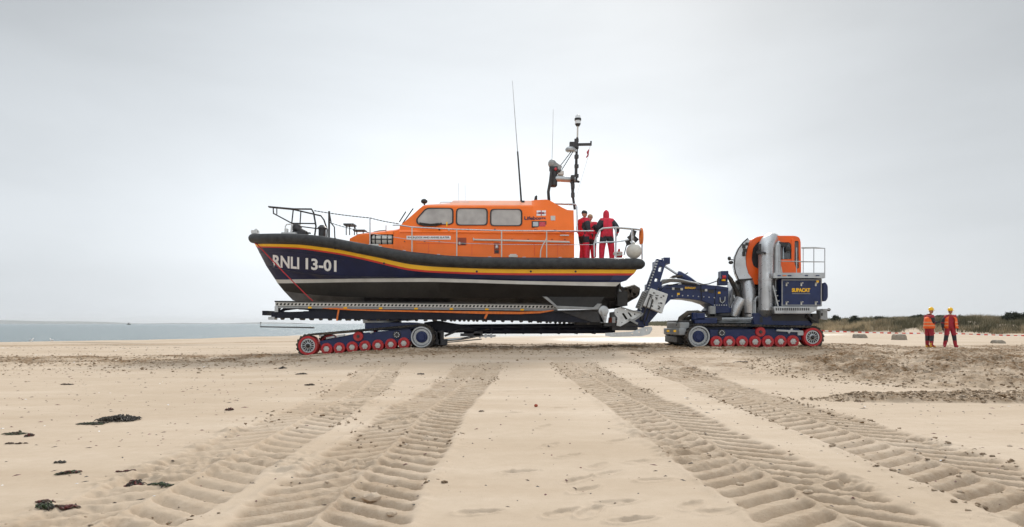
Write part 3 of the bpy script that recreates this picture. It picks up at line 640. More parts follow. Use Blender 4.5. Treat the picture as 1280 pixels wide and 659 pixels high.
# rows of the hull: (px list, py list, half breadth list)
def fence(ps, pys, bs): return (np.array(ps, float), np.array(pys, float), np.array(bs, float))
gb = lambda p, k=1.: [max(.03, gun(q)[0]*k) for q in p]
p0 = [317,320,326,335,350,378,424,457,509,540,600,645,732,797]
ROWS = [
 fence(p0, [300,300,300,300,300.2,301,307,313,323,326.5,330,331,331.5,332], [.03]+gb(p0[1:], .97)),
 fence([318.5,322,328,337,352,378,424,457,509,540,600,645,732,796], [305,305,305,305,305.3,306,312,318.5,330.2,333.5,336,336.8,337.0,337.2], [.03,.30,.58,.85,1.08,1.33,1.64,1.80,1.93,1.98,1.99,1.99,1.99,1.95]),
 fence([320,323,329,338,353,378,424,457,509,540,600,645,732,793], [308,308,308,308.2,308.6,309.8,316.2,323,335.6,338.6,340.9,341.6,341.7,341.7], [.03,.27,.53,.78,1.02,1.27,1.60,1.77,1.91,1.96,1.98,1.98,1.98,1.94]),
 fence([321,324,330,339,354,378,424,457,509,540,600,645,732,790], [309.5,309.5,309.5,309.7,310.2,311.6,318.4,325.4,338.2,341,343.4,344.1,344.3,344.3], [.03,.25,.50,.74,.98,1.23,1.57,1.75,1.90,1.95,1.97,1.97,1.97,1.93]),
 fence([332,334,338,346,358,380,419,457,509,540,600,645,732,784], [331,331.2,332,334,336.3,340,344,346,346.4,346.2,347.6,349,349.8,349.8], [.03,.14,.27,.42,.60,.86,1.24,1.50,1.75,1.85,1.93,1.95,1.95,1.92]),
 fence([333.5,336,340,348,360,382,421,458,509,540,600,645,732,783], [333.6,333.8,334.6,336.4,338.5,342,345.6,346.8,347.2,346.9,348.4,350,350.8,350.8], [.03,.09,.19,.33,.50,.76,1.15,1.42,1.69,1.80,1.90,1.92,1.92,1.90]),
 fence([344,346,350,358,368,388,424,460,509,540,600,645,732,776], [349.4,349.5,349.6,349.6,349.4,349.2,348.8,348.3,348,347.8,349.7,351.2,352.8,353], [.03,.07,.14,.26,.40,.65,1.08,1.36,1.65,1.77,1.88,1.90,1.90,1.88]),
 fence([347,349,353,360,370,390,426,460,509,540,600,645,732,770], [354.2,354.2,354.2,354.2,354,353.7,353,352.7,352.5,352.4,353.8,355.3,357.3,358], [.03,.08,.15,.26,.39,.64,1.07,1.35,1.64,1.76,1.87,1.90,1.90,1.88]),
 fence([355,357,361,368,377,395,428,462,509,540,600,645,732,769], [364,364.3,364.8,365.8,367,369,371,372,372.5,372.5,372.5,372.5,372.5,372.5], [.03,.06,.11,.18,.28,.5,.88,1.14,1.36,1.44,1.52,1.55,1.55,1.52]),
 fence([366,368,371,377,385,401,430,462,509,540,600,645,732,769], [375.5,376,376.8,378,379.3,381,383,384.5,385.5,386,386.5,387,387,386], [.015]*14),
]
SB = np.array([0,.02,.045,.08,.13,.2,.3,.38,.5,.57,.7,.8,.95,1.])
def dens(row, n=5):
    ps, pys, bs = row; s = np.linspace(0, 13, 13*n+1); i = np.arange(14)
    return np.interp(s, i, ps), np.interp(s, i, pys), np.interp(s, i, bs)
DR = [dens(r) for r in ROWS]
for _ in range(2):
    for (a, b_, c_) in DR:
        for arr in (a, b_, c_): arr[1:-1] = (arr[:-2]+2*arr[1:-1]+arr[2:])/4
near = [[HP(a, b_, c_) for a, b_, c_ in zip(*r)] for r in DR]
mb = MB(); nS = len(near[0])
strip = [0,1,2,3,3,3,4,5,6]     # material of each band
strip = [7,1,2,0,0,0,3,4,4]
def addside(f):
    for i in range(len(near)-1):
        for k in range(nS-1):
            q = [near[i][k], near[i][k+1], near[i+1][k+1], near[i+1][k]]
            mi = strip[i]
            if i == 7 and k < 19: mi = 5 if k < 14 or True else mi
            if i == 8 and k < 34: mi = 5
            if i == 7 and k < 19: mi = 4
            if mi == 0 and k > 62: mi = 6
            mb.add([f(v) for v in q], [(0,1,2,3)], mi)
addside(lambda v: v); addside(mir)
st = [near[i][-1] for i in range(len(near))]; mb.add(st+[mir(v) for v in st[::-1]], [tuple(range(2*len(st)))], 4)
st = [near[i][0] for i in range(len(near))]; mb.add(st+[mir(v) for v in st[::-1]], [tuple(range(2*len(st)))], 0)
bmesh_fix = mb.build('hull', ['hull_navy','yellow','red_stripe','white','antifoul','antifoul_grey','hull_navy_aft','black'], boat, ang=28)
hull = bmesh_fix
bm = bmesh.new(); bm.from_mesh(hull.data); bmesh.ops.remove_doubles(bm, verts=bm.verts, dist=.002); bmesh.ops.recalc_face_normals(bm, faces=bm.faces); bm.to_mesh(hull.data); bm.free()
hull.data.polygons.foreach_set('use_smooth', [True]*len(hull.data.polygons)); hull.data.set_sharp_from_angle(angle=math.radians(26))
def hull_at(px, py):
    pys = [np.interp(px, r[0], r[1]) for r in DR]; bs = [np.interp(px, r[0], r[2]) for r in DR]
    return HP(px, py, float(np.interp(py, pys, bs))+.012)
# registration number
def numfn(x0, x1, t0, t1, b0, b1):
    def f(u, v):
        px = x0+(x1-x0)*u; top = t0+(t1-t0)*u; bot = b0+(b1-b0)*u; return hull_at(px, bot+(top-bot)*v)
    return f
text_on('RNLI', numfn(341.0, 374.0, 318.6, 321.9, 333.8, 336.7), 'lettering_white', hull, .03)
text_on('13-01', numfn(382, 420.6, 322.4, 325.6, 336.8, 340.2), 'lettering_white', hull, .03)
mb = MB()
for px in (596, 663.5, 719.5, 480): p = hull_at(px, 339.5 if px > 500 else 329.3); mb.lathe([(.035,-.02),(.035,.02),(.02,.03)], p, 'Y', 10)
mb.build('stud', 'black', hull)
# moulded spray ridge
mb = MB(); mb.tube([hull_at(px, np.interp(px, [334,346,358,380,419,457], [333,334.6,337,341,345,346.6])) for px in np.linspace(335, 452, 20)], .022, 6); mb.tube([hull_at(px, np.interp(px, [324,360,400,440], [316,314.5,319.5,327]))-Vector((0,-.01,0)) for px in np.linspace(324, 430, 20)], .012, 6)
mb.build('spray_rail', 'hull_navy', hull)
# rubber fender round the gunwale
g = []
for px in list(np.linspace(316, 345, 10))+list(np.linspace(352, 796, 46)): b_, py = gun(px); r_ = float(np.interp(px, [316,400,500,640,803], [.16,.175,.195,.20,.19])); g.append((HP(px, py, b_-.04), r_))
pts = [p for p, _ in g]; rad = [r for _, r in g]
bow = Vector((pts[0][0]-.05, YC, pts[0][2]))
path = pts[::-1]+[bow]+[mir(p) for p in pts]; rr = rad[::-1]+[.16]+rad
e = pts[-1]; tail = [(e+Vector((.16,.02,0)), .17), (e+Vector((.24,.05,0)), .10)]
path = [t[0] for t in tail[::-1]]+path+[mir(t[0]) for t in tail]; rr = [t[1] for t in tail[::-1]]+rr+[t[1] for t in tail]
mb = MB(); mb.tube(path, rr, 16)
for px in (419, 560, 640, 720): 
    b_, py = gun(px); p = HP(px, py, b_-.04); mb.tube([p-Vector((.015,0,0)), p+Vector((.015,0,0))], .204, 18)
mb.build('fender', 'rubber_fender', boat, ang=60)
mb = MB(); rows = []
for px in np.linspace(322, 796, 40): b_, py = gun(px); p = HP(px, py-2.5, b_-.08); q = mir(p); rows.append([p, Vector((p[0], YC, p[2]+.06)), q])
mb.grid(rows); mb.build('deck', 'grey_paint', boat)
ZD = HP(640, 329, 2.06)[2]+.10

# superstructure
BT = ([240,249,256.5,258,287.5,290,320], [.55,.80,1.22,1.27,1.42,1.52,1.55])
def bt(py): return float(np.interp(py, *BT))
YCB = YC-1.5
def CW(px, py, b=None):      # point on the cabin side: x measured on the side plane, z at its own depth
    b = bt(py) if b is None else b
    x = W(px, py, YCB)[0]; return Vector((x, YC-b, W(px, py, YC-b)[2]))
top = ([433,440,465,494,499,528,534,561,565,665,669,683,688,704,710,717.8], [298,293,290,287.2,282.5,256.9,255.8,254.0,250.8,250.9,250.2,249.4,250.6,259.7,262.5,263])
def T(px): return float(np.interp(px, *top))
cols = sorted(set(list(np.linspace(499, 534, 12))+[540,550,561,565,580,600,620,640,655,665,669,676,683,688,693,698,704,710,717.8]))
mb = MB(); cr = []
for px in cols:
    t = T(px); rise = px > 668
    ps = [322, 290.6, 287.5, max(t, 272), max(t, 258), max(t, 256.3), t]; ps = [max(q, t) for q in ps]
    bs = [bt(q) for q in ps]
    if rise:
        k = ss(px, 665, 672); bs = [b_*(1-k)+k*min(1.5, float(np.interp(q, [249,262,290,322],[1.16,1.26,1.5,1.55]))) for b_, q in zip(bs, ps)]
    pts = [CW(px, q, b_) for q, b_ in zip(ps, bs)]; c = Vector((pts[-1][0], YC, pts[-1][2]+.05))
    cr.append(pts+[c]+[mir(p) for p in pts[::-1]])
for a in range(len(cr)-1):
    n = len(cr[a])
    for k in range(n-1):
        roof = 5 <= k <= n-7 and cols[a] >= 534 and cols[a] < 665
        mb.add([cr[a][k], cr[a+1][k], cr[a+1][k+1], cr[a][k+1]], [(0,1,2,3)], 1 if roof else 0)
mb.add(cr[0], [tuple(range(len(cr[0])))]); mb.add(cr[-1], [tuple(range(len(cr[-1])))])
cab = mb.build('cabin', ['orange','orange_sky_sheen'], boat, ang=24)
bm = bmesh.new(); bm.from_mesh(cab.data); bmesh.ops.remove_doubles(bm, verts=bm.verts, dist=.003); bmesh.ops.dissolve_degenerate(bm, edges=bm.edges, dist=.002); bmesh.ops.recalc_face_normals(bm, faces=bm.faces); bm.to_mesh(cab.data); bm.free()
cab.data.polygons.foreach_set('use_smooth', [True]*len(cab.data.polygons)); cab.data.set_sharp_from_angle(angle=math.radians(24))
# foredeck house with the raft locker as a real recess
mb = MB(); XR0, XR1 = 462.5, 491.0
def ft(px): return float(np.interp(px, [430,440,465,494,502], [299,293,290,287,284]))
fc = [431,436,440,447,455,462.5]
def fcol(px, lo=None):
    t = ft(px); ps = [322, 306, 296, t+1.5, t]; ps = [max(q, t) for q in ps]; k = float(ss(px, 428, 470)); bs = [ .8+.66*k, .8+.66*k, .78+.66*k, .74+.66*k, .6+.6*k]
    pts = [CW(px, q, b_) for q, b_ in zip(ps, bs)]; return pts+[Vector((pts[-1][0], YC, pts[-1][2]+.04))]+[mir(p) for p in pts[::-1]]
mb.grid([fcol(p) for p in fc]); mb.add(fcol(431), [tuple(range(11))])
fr = []
for px in (462.5, 470, 480, 491.2):
    t = ft(px); b_ = 1.46; pts = [CW(px, 293, b_), CW(px, t+1.5, 1.42), CW(px, t, 1.2)]; fr.append(pts+[Vector((pts[-1][0], YC, pts[-1][2]+.04))]+[mir(p) for p in pts[::-1]])
mb.grid(fr)
for s in (lambda v: v, mir):
    lo = [CW(px, 305.5, 1.47) for px in (462.5, 491.2)]; lo2 = [CW(px, 322, 1.5) for px in (462.5, 491.2)]; mb.add([s(v) for v in (lo[0], lo[1], lo2[1], lo2[0])], [(0,1,2,3)])
    hi = [CW(px, 293, 1.46) for px in (462.5, 491.2)]; ins = Vector((0,.5,0))
    mb.add([s(v) for v in (hi[0], hi[1], lo[1], lo[0], hi[0]+ins, hi[1]+ins, lo[1]+ins, lo[0]+ins)], [(4,5,6,7),(0,1,5,4),(3,2,6,7),(0,3,7,4),(1,2,6,5)], 1)
mb.grid([fcol(p) for p in (491.2, 495, 499.5)])
fh = mb.build('foredeck_house', ['orange','black'], boat, ang=30)
a = CW(464.5, 300, 1.3); b_ = CW(489.5, 300, 1.3); mb = MB(); r = .19
mb.tube([a, a+Vector((.03,0,0)), b_-Vector((.03,0,0)), b_], [r*.85, r, r, r*.85], 18); raft = mb.build('liferaft_canister', 'white', boat)
mb = MB()
for px in (469, 476.5, 484): p = CW(px, 300, 1.3); mb.tube([p-Vector((.02,0,0)), p+Vector((.02,0,0))], r+.008, 18)
mb.bar(a+Vector((0,-r-.01,0)), b_+Vector((0,-r-.01,0)), .02, .04); mb.build('strap', 'black', raft)
mb = MB(); p = CW(468, 307.2, 1.62); mb.box(p, (.35,.14,.10)); p = CW(474.5, 308.6, 1.62); mb.box(p, (.2,.12,.06)); mb.build('deck_locker', 'white', boat, bevel=.02)

def side_poly(ppts, off): return [CW(px, py)+Vector((0, -off, 0)) for px, py in ppts]
def window(ppts, glassm='glass', fr=.034, name='window'):
    P = roundpoly(ppts, 4.5, 4); loop = side_poly(P, .012); mb = MB(); n = len(loop); c = sum(loop, Vector())/n
    inner = [p.lerp(c, .045)+Vector((0,-.018,0)) for p in loop]; outer = [p+(p-c).normalized()*.03+Vector((0,.006,0)) for p in loop]; lip = [p+(p-c).normalized()*.022+Vector((0,-.022,0)) for p in loop]
    mb.grid([outer, lip, inner, [p+Vector((0,.03,0)) for p in inner]], close=True); w = mb.build(name, 'black', cab)
    mb = MB(); mb.add([p+Vector((0,.014,0)) for p in inner], [tuple(range(n))]); mb.build('pane', glassm, w, smooth=False)
    m2 = MB(); m2.grid([[mir(q) for q in ring] for ring in (outer, lip, inner)], close=True); m2.build(name, 'black', cab)
    m2 = MB(); m2.add([mir(p+Vector((0,.014,0))) for p in inner], [tuple(range(n))]); m2.build('window_pane', glassm, cab, smooth=False)
window([(519.8,274.5),(532,260.6),(565.5,260.6),(565.7,279),(561,280.6),(522,280.8)])
window([(570.3,260.9),(608.7,260.9),(608.7,281.4),(570.3,281.4)])
window([(613.2,261.9),(652,261.9),(652,282.2),(613.2,282.2)])
# windscreen panes on the sloping front
def slope(px, b_): return Vector((W(px, 0, YCB)[0], YC-b_, W(px, T(px), YC-bt(max(T(px), 258)))[2]))
for (b0, b1) in ((1.12,.42),(.36,-.36),(-.42,-1.12)):
    q = [slope(503, b0), slope(524.5, b0*.95), slope(524.5, b1*.95), slope(503, b1)]; nn = (q[1]-q[0]).cross(q[2]-q[0]).normalized(); nn = nn if nn.x < 0 else -nn
    mb = MB(); mb.add([p+nn*.05 for p in q]+[p-nn*.02 for p in q], [(0,1,2,3),(4,5,6,7),(0,1,5,4),(1,2,6,5),(2,3,7,6),(3,0,4,7)]); w = mb.build('windscreen_frame', 'black', cab, smooth=False)
    c = sum(q, Vector())/4; mb = MB(); mb.add([p.lerp(c, .1)+nn*.056 for p in q], [(0,1,2,3)]); mb.build('pane', 'glass', w, smooth=False)
mb = MB()
for (x0, y0, x1, y1, b_) in ((499.5,279,511,266,1.2),(502,281,519,262,.95)): mb.tube([CW(x0, y0, b_)+Vector((-.05,-.05,.03)), CW(x1, y1, b_)+Vector((-.14,-.05,.03))], .022, 6)
mb.tube([side_poly([(q, w_)], .07)[0] for q, w_ in ((524,280.6),(530,282.3),(545,282.4),(552,279.6))], .03, 6); mb.tube([side_poly([(q, w_)], .09)[0] for q, w_ in ((524,279.2),(538,281),(549,280))], .022, 6)
mb.build('wiper', 'black', cab)
# panel details
def patch(x0, y0, x1, y1, material, name, off=.012, th=.03, parent=None, bev=.006, b_=None):
    P = [CW(x0, y1, b_), CW(x1, y1, b_), CW(x1, y0, b_), CW(x0, y0, b_)]; mb = MB(); f = [p+Vector((0,-off-th*.5,0)) for p in P]; k = [p+Vector((0,.04,0)) for p in P]
    mb.add(f+k, [(0,1,2,3),(4,5,6,7),(0,1,5,4),(1,2,6,5),(2,3,7,6),(3,0,4,7)]); return mb.build(name, material, parent or cab, smooth=False, bevel=bev)
def ctext(body, x0, y0, x1, y1, material, off, parent, thick=.02, name='lettering'):
    return text_on(body, lambda u, v: CW(x0+(x1-x0)*u, y1+(y0-y1)*v)+Vector((0,-off,0)), material, parent, thick, name, sub=0)
npl = patch(508.3, 294.9, 563.6, 299.7, 'lettering_white', 'name_plate', .006, .02)
ctext('RNLB JOCK AND ANNIE SLATER', 510, 295.9, 562, 298.7, 'black', .022, npl, .02)
ctext('Lifeboats', 655.5, 270.6, 682.5, 275.0, 'hull_navy', .012, cab, .03)
fl = MB()
flag = patch(671, 263.2, 682.8, 269.8, 'lettering_white', 'emblem', .004, .01)
for (x0, y0, x1, y1) in ((671,266,682.8,267.0),(676.4,263.2,677.4,269.8)): patch(x0, y0, x1, y1, 'red_rubber', 'cross', .012, .012, flag, 0)
patch(673.2, 265.4, 680.4, 267.6, 'hull_navy', 'anchor_mark', .009, .012, flag, 0)
lb = patch(664.7, 276.6, 683.2, 284.6, 'black', 'lamp_box', .01, .05); patch(666.2, 277.8, 673, 283.4, 'galvanised', 'lamp_lens', .04, .03, lb); patch(674, 277.8, 682, 283.4, 'lamp_red', 'lamp_lens', .04, .03, lb)
patch(688.6, 270, 694.4, 275.8, 'white', 'fitting', .01, .05)
v = patch(572.3, 297.2, 583, 306.8, 'rust_red', 'vent_recess', .004, .01); patch(573.5, 302.5, 575.6, 305.8, 'white', 'latch', .01, .02, v); patch(577, 303.5, 581.5, 306, 'black', 'grille', .008, .02, v)
v = patch(617.6, 303.4, 624.4, 317.2, 'rust_red', 'vent_recess', .004, .01); patch(618.6, 313, 623.4, 316.3, 'black', 'grille', .01, .02, v); mb = MB(); mb.ball(CW(621, 309)+Vector((0,-.05,0)), .06, 1, .6, 1.3, 8); mb.build('latch', 'steel', v)
mb = MB()
for q in ((592,299.4),(593,301.2)): pass
mb.tube([CW(592, 298.5)+Vector((0,-.02,0)), CW(592, 300.3)+Vector((0,-.12,0)), CW(640, 301.4)+Vector((0,-.12,0)), CW(711, 303.2)+Vector((0,-.12,0)), CW(711.5, 303.2)+Vector((0,0,0))], .033, 8); mb.build('grab_rail', 'white', cab)
mb = MB(); mb.tube([CW(px, 290.2+(px-500)*.006)+Vector((0,-.01,0)) for px in (500,560,620,680,717)], .022, 6); mb.build('rubbing_strip', 'orange', cab)
patch(557.5, 277.6, 559, 283.5, 'yellow', 'marker', .03, .03)
mb = MB()
for (x0, x1, y_) in ((700,711,294.6),(683,692,288.8),(560,562,288)): mb.tube([CW(x0, y_)+Vector((0,-.04,0)), CW(x1, y_)+Vector((0,-.04,0))], .022, 6)
mb.build('fitting', 'steel', cab)
for x in (549,585,618.5): 
    mb = MB(); mb.lathe([(.03,-.03),(.03,.03)], CW(x, 287.2)+Vector((0,-.02,0)), 'Y', 8); mb.build('scupper', 'black', cab)
# panel seams of the deckhouse
mb = MB()
for x in (536, 590, 668, 697): mb.bar(CW(x, 303)+Vector((0,-.002,0)), CW(x, 320)+Vector((0,-.002,0)), .008, .008)
mb.tube([CW(x, 304.5)+Vector((0,-.001,0)) for x in (520,600,660,715)], .006, 4)
mb.build('panel_seam', 'red_stripe', cab)
# roof gear
mb = MB()
for s in (1, -1): 
    pts = [(548,254.6),(549,252.8),(585,252.8),(586,254.6)], [(612,255),(613,253),(655,253.6),(656,255.4)]
    for P in pts: mb.tube([Vector((W(x, y, YCB)[0], YC-s*1.0, W(x, y, YC-1.0)[2])) for x, y in P], .016, 6)
mb.build('roof_rail', 'steel', cab)
def bp(px, py, b_): return W(px, py, YC-b_)
mb = MB(); mb.tube([bp(530.5,256.5,.9), bp(530.5,253.8,.9)], .03, 6); mb.ball(bp(530.3,251.8,.9), .10, 1.2, .9, .9, 8); mb.build('searchlight', 'black', boat)
mb = MB(); mb.tube([bp(669.5,251,.6), bp(670,246,.6), bp(671,244.5,.6)], [.06,.05,.02], 6); mb.build('horn', 'black', boat)
def antenna(pts, radii, material='black', base=None):
    mb = MB(); mb.tube(pts, radii, 6); o = mb.build('antenna', material, boat); return o
an = antenna([bp(652.6,266,.95), bp(650.2,232,.95), bp(647,189.5,.95)], [.038,.032,.028], 'black')
mb = MB(); mb.tube([bp(647,189.5,.95), bp(643.5,143,.95), bp(640.5,101,.95)], [.014,.010,.006], 5); mb.build('whip', 'grey_paint', an)
mb = MB(); mb.box(bp(653.6,256,.98), (.12,.12,.28)); mb.build('bracket', 'dark_steel', an, bevel=.01)
antenna([bp(690,200,0), bp(691,168,0), bp(691.5,137,0)], [.009,.007,.005], 'grey_paint')
antenna([bp(573.5,252,.3), bp(573.2,229,.3)], .006, 'grey_paint'); antenna([bp(581.5,252,-.3), bp(581.3,231,-.3)], .006, 'grey_paint')

# small fittings along the deckhouse and deck edge
for x in (506, 531, 549, 602, 640, 660, 690, 706):
    mb = MB(); mb.lathe([(.018,-.03),(.018,.01)], CW(x, 299.5 if x > 570 else 302)+Vector((0,-.01,0)), 'Y', 8); mb.build('vent_plug', 'dark_steel', cab)
mb = MB(); mb.tube([bp(x, 288.9+1.2*math.sin((x-700)*.33)**2+.6, 1.9) for x in range(700, 741, 3)], .014, 5); mb.build('deck_line', 'rope_red', boat)
mb = MB(); mb.tube([bp(772+5*math.cos(a), 318+1.5*math.sin(a)-a*.1, 1.5) for a in np.linspace(0, 14, 40)], .022, 5); mb.build('rope_coil', 'buoy_white', boat)
mb = MB(); mb.tube([CW(668, 286.8)+Vector((0,-.03,0)), CW(690, 287)+Vector((0,-.03,0)), CW(702, 290)+Vector((0,-.03,0))], .014, 5); mb.build('conduit', 'dark_steel', cab)
for x in (505, 548, 612, 655, 700, 745, 780):
    b_, gy = gun(x); mb = MB(); mb.tube([bp(x-2.5, gy-5.6, 1.9), bp(x-1.5, gy-7.4, 1.9), bp(x+1.5, gy-7.4, 1.9), bp(x+2.5, gy-5.6, 1.9)], .018, 6); mb.build('deck_cleat', 'steel', boat)
# mast
mast = MB(); mast.tube([bp(718.5,262,.3), bp(716,245,.3), bp(714.5,227,.3)], .045, 8); mast.tube([bp(718.5,262,-.3), bp(716,245,-.3), bp(714.5,227,-.3)], .045, 8)
mast.tube([bp(718,262,.3), bp(716.7,244,.3), bp(717.3,224,0)], .03, 6)
mast.tube([bp(719.8,228,0), bp(720.4,200,0), bp(721.6,172,0)], [.06,.05,.04], 8)
mast.tube([bp(686.2,251,.3), bp(685.4,240,.3), bp(688,226,.3), bp(689.5,212,.2)], .055, 8); mast.tube([bp(686.2,251,-.3), bp(685.4,240,-.3), bp(688,226,-.3), bp(689.5,212,-.2)], .055, 8)
mast.tube([bp(694,255,0), bp(715.6,256,0)], .025, 6); mast.tube([bp(690,213,0), bp(690.5,234,0)], .07, 8)
for z in (222, 233, 244): mast.box(bp(716, z, .3), (.13,.13,.16))
for z in (176, 184, 196, 208, 220): mast.box(bp(720.6, z, 0), (.15,.14,.12))
mo = mast.build('mast', 'dark_steel', boat)
mb = MB(); mb.tube([bp(693,223.2,0), bp(719,224.6,0)], .115, 12); mb.build('radar_arm', 'galvanised', mo)
mb = MB(); mb.tube([bp(713,224.3,0), bp(718,224.6,0)], .14, 12); mb.tube([bp(718,226,0), bp(724.5,227.3,0)], .05, 8); mb.build('arm_clamp', 'dark_steel', mo)
mb = MB(); mb.tube([bp(692.3,212.5,0), bp(692.3,216,0), bp(692.3,232,0), bp(692.3,234,0)], [.12,.13,.13,.08], 12); mb.build('lamp_stack', 'dark_steel', mo)
mb = MB(); mb.box(bp(691.7,211.2,0), (.30,.3,.14)); mb.box(bp(698,213.5,0), (.18,.2,.22)); b1 = mb.build('lamp_box', 'dark_steel', mo, bevel=.02); mb = MB(); mb.ball(bp(694.6,211.3,.17), .055, n=8); mb.build('lamp_red', 'lamp_red', b1)
mb = MB(); mb.ball(bp(690.2,205,0), .17, .9, .9, 1.0, 10); mb.box(bp(697,208.5,0), (.28,.22,.16), Matrix.Rotation(.6, 3, 'Y')); mb.build('horn_speaker', 'grey_paint', mo)
mb = MB(); mb.box(bp(701,216.5,0), (.22,.2,.16)); mb.build('camera_housing', 'white', mo, bevel=.03)
mb = MB(); mb.lathe([(.12,-.07),(.19,-.05),(.2,.02),(.15,.08),(.03,.10)], bp(713.3,187.2,0), 'Z', 16); mb.box(bp(715,188.8,0), (.36,.16,.07)); mb.build('antenna_dome', 'galvanised', mo)
mb = MB(); mb.bar(bp(713,181,0), bp(739.5,180.6,0), .07, .09); mb.box(bp(717,181.5,0), (.3,.2,.2)); mb.tube([bp(738.6,181,0), bp(738.8,176.5,0)], .03, 6); mb.tube([bp(718,182,0), bp(714,187,0)], .03, 6); mb.build('yard', 'dark_steel', mo)
mb = MB(); mb.tube([bp(721.8,173,0), bp(722.2,156,0)], .03, 8); mb.build('lantern_pole', 'white', mo)
mb = MB(); mb.tube([bp(722.3,144.5,0), bp(722.3,148.3,0)], [.08,.11], 12); mb.tube([bp(722.3,150.6,0), bp(722.3,155.2,0)], .105, 12); ln = mb.build('lantern', 'lamp_glass', mo)
mb = MB(); mb.tube([bp(722.3,148.2,0), bp(722.3,150.8,0)], .125, 12); mb.tube([bp(722.3,155,0), bp(722.3,158,0)], [.11,.06], 12); mb.tube([bp(722.3,143.6,0), bp(722.3,144.8,0)], [.03,.08], 12); mb.build('lantern_band', 'black', ln)
mb = MB()
for (a, c) in (((713.7,190,0),(697.5,211,0)),((716,190,0),(700.5,215,0))):
    A, B = bp(*a), bp(*c); 
    for k in range(12): mb.tube([A.lerp(B, k/12), A.lerp(B, (k+.62)/12)], .020, 5)
    mb.tube([A, B], .008, 5)
mb.build('stay', 'black', mo)
mb = MB(); rows = []
for i in range(7):
    f = i/6; rows.append([bp(736.8-f*1.5-1.4*g_*(1+.3*math.sin(f*9)), 186+f*9.3+g_*1.5, .05*math.sin(f*7+g_*5)) for g_ in (0,.4,.8,1.2,1.7)])
mb.grid(rows); fo = mb.build('flag', 'jacket_red', mo); sm = fo.modifiers.new('cloth', 'SOLIDIFY'); sm.thickness = .008
mb = MB(); mb.tube([bp(738.2,181,0), bp(736.8,186,0)], .008, 4); mb.tube([bp(736,193,0), bp(719.5,249,0)], .006, 4); mb.build('halyard', 'grey_paint', mo)

# guard rails
def rail(name, polys, r, material, par=boat):
    mb = MB()
    for P in polys:
        rr_ = r
        if isinstance(P, tuple): P, rr_ = P
        mb.tube([bp(*p) for p in P], rr_, 7)
    return mb.build(name, material, par)
B1 = 1.9
rail('side_rail', [[(491,281.6,1.75),(499,281.5,1.8),(515,284,B1),(571,286.8,B1),(627,288.4,B1),(683,288.8,B1),(720,288.9,B1),(742,288.8,B1)]], .021, 'steel')
rail('guard_wire', [[(462.5,292,1.7),(515,300,B1),(571,304,B1),(627,305.6,B1),(690,306,B1),(742,306,B1)]], .008, 'steel')
for x in (515, 571, 627, 683.3):
    b_, gy = gun(x); rail('stanchion', [[(x, gy-3, B1),(x, np.interp(x, [515,571,627,683],[284,286.8,288.4,288.8]), B1)]], .021, 'white')
rail('stanchion', [[(675.5,322,B1),(675.8,314,B1),(678.5,306,B1),(682,301,B1),(683.3,297,B1)]], .02, 'white')
for x, y0 in ((462.5,272.4),): b_, gy = gun(x); rail('stanchion', [[(x, gy-4, 1.75),(x, y0, 1.75)]], .021, 'steel')
rail('stanchion', [[(482.5,291,1.4),(482.5,281.5,1.6)]], .014, 'steel')
def dashed(name, A, B, n, r, sag):
    mb = MB(); A, B = bp(*A), bp(*B)
    def P(f): return A.lerp(B, f)-Vector((0,0,sag*4*f*(1-f)))
    mb.tube([P(k/16) for k in range(17)], r*.55, 5)
    for k in range(n): mb.tube([P(k/n), P((k+.55)/n)], r, 5)
    mb.build(name, 'black', boat)
dashed('guard_wire', (393,263.5,1.3), (462.5,272.5,1.75), 16, .018, .02); dashed('guard_wire', (462.5,272.5,1.75), (499,279.8,1.3), 9, .018, .02)
dashed('guard_wire', (411,278,1.4), (462.5,291,1.75), 12, .014, .03)
r_ = .030
rail('bow_rail', [[(336,258.4,.0),(336.4,258.6,.25),(367,261.3,.9),(389.5,261.5,1.25),(392,266,1.3),(395,283,1.4),(393.5,294,1.45)],
 [(336,258.4,0),(336.8,259,-.25),(367,262,-.85),(401,269.8,-1.2),(405,275,-1.3),(409,287,-1.35),(408.6,297,-1.35)],
 ([(341.5,259.4,.4),(341.7,266.8,.45),(364.8,279.2,.95),(394.5,279.6,1.35)], .024), ([(341.5,260,-.35),(342.2,267,-.4),(366,280,-.9),(378,283.5,-1.1),(407.5,287.3,-1.3)], .022),
 ([(366.6,261.5,.9),(364.6,280,.95),(363.8,291,.95)], .024), ([(376,265,-1),(375,281,-1),(374.3,292,-1)], .024),
 ([(346,260,-.3),(346,268,-.4)], .02)], r_, 'black')
rail('bow_post', [[(411.3,297,1.1),(411.5,264.2,1.1)]], .036, 'dark_steel'); rail('bow_post', [[(411.3,264,-1.4),(414,279,-1.4),(418,284,-1.45),(418.5,297,-1.45)]], .024, 'black')
mb = MB(); mb.tube([bp(402.8,297,.6), bp(402.8,286,.6)], .13, 12); mb.tube([bp(402.8,286.5,.6), bp(402.8,285,.6), bp(402.8,281.6,.6)], [.17,.17,.08], 12); mb.build('deck_vent', 'dark_steel', boat)
mb = MB(); mb.box(bp(361.5,292.5,1.0), (.5,.2,.1)); mb.tube([bp(357.5,291,.95), bp(356.6,283,.95), bp(358.5,280.6,.95), bp(363,280.4,.95)], .025, 6); mb.tube([bp(364.6,292,.95), bp(364.6,280,.95)], .03, 6); mb.box(bp(358,290,.95), (.1,.14,.22)); mb.build('anchor_bracket', 'white_bracket', boat)
mb = MB(); mb.tube([bp(369,285,.75), bp(378,290,.75), bp(384,291,.75)], [.11,.10,.05], 10); mb.ball(bp(371,285,.7), .17, 1.1, .7, .9, 8); mb.box(bp(375,292,.7), (.5,.4,.14)); mb.box(bp(383,291.5,.7), (.3,.1,.05)); mb.build('windlass', 'dark_steel', boat, bevel=.01)
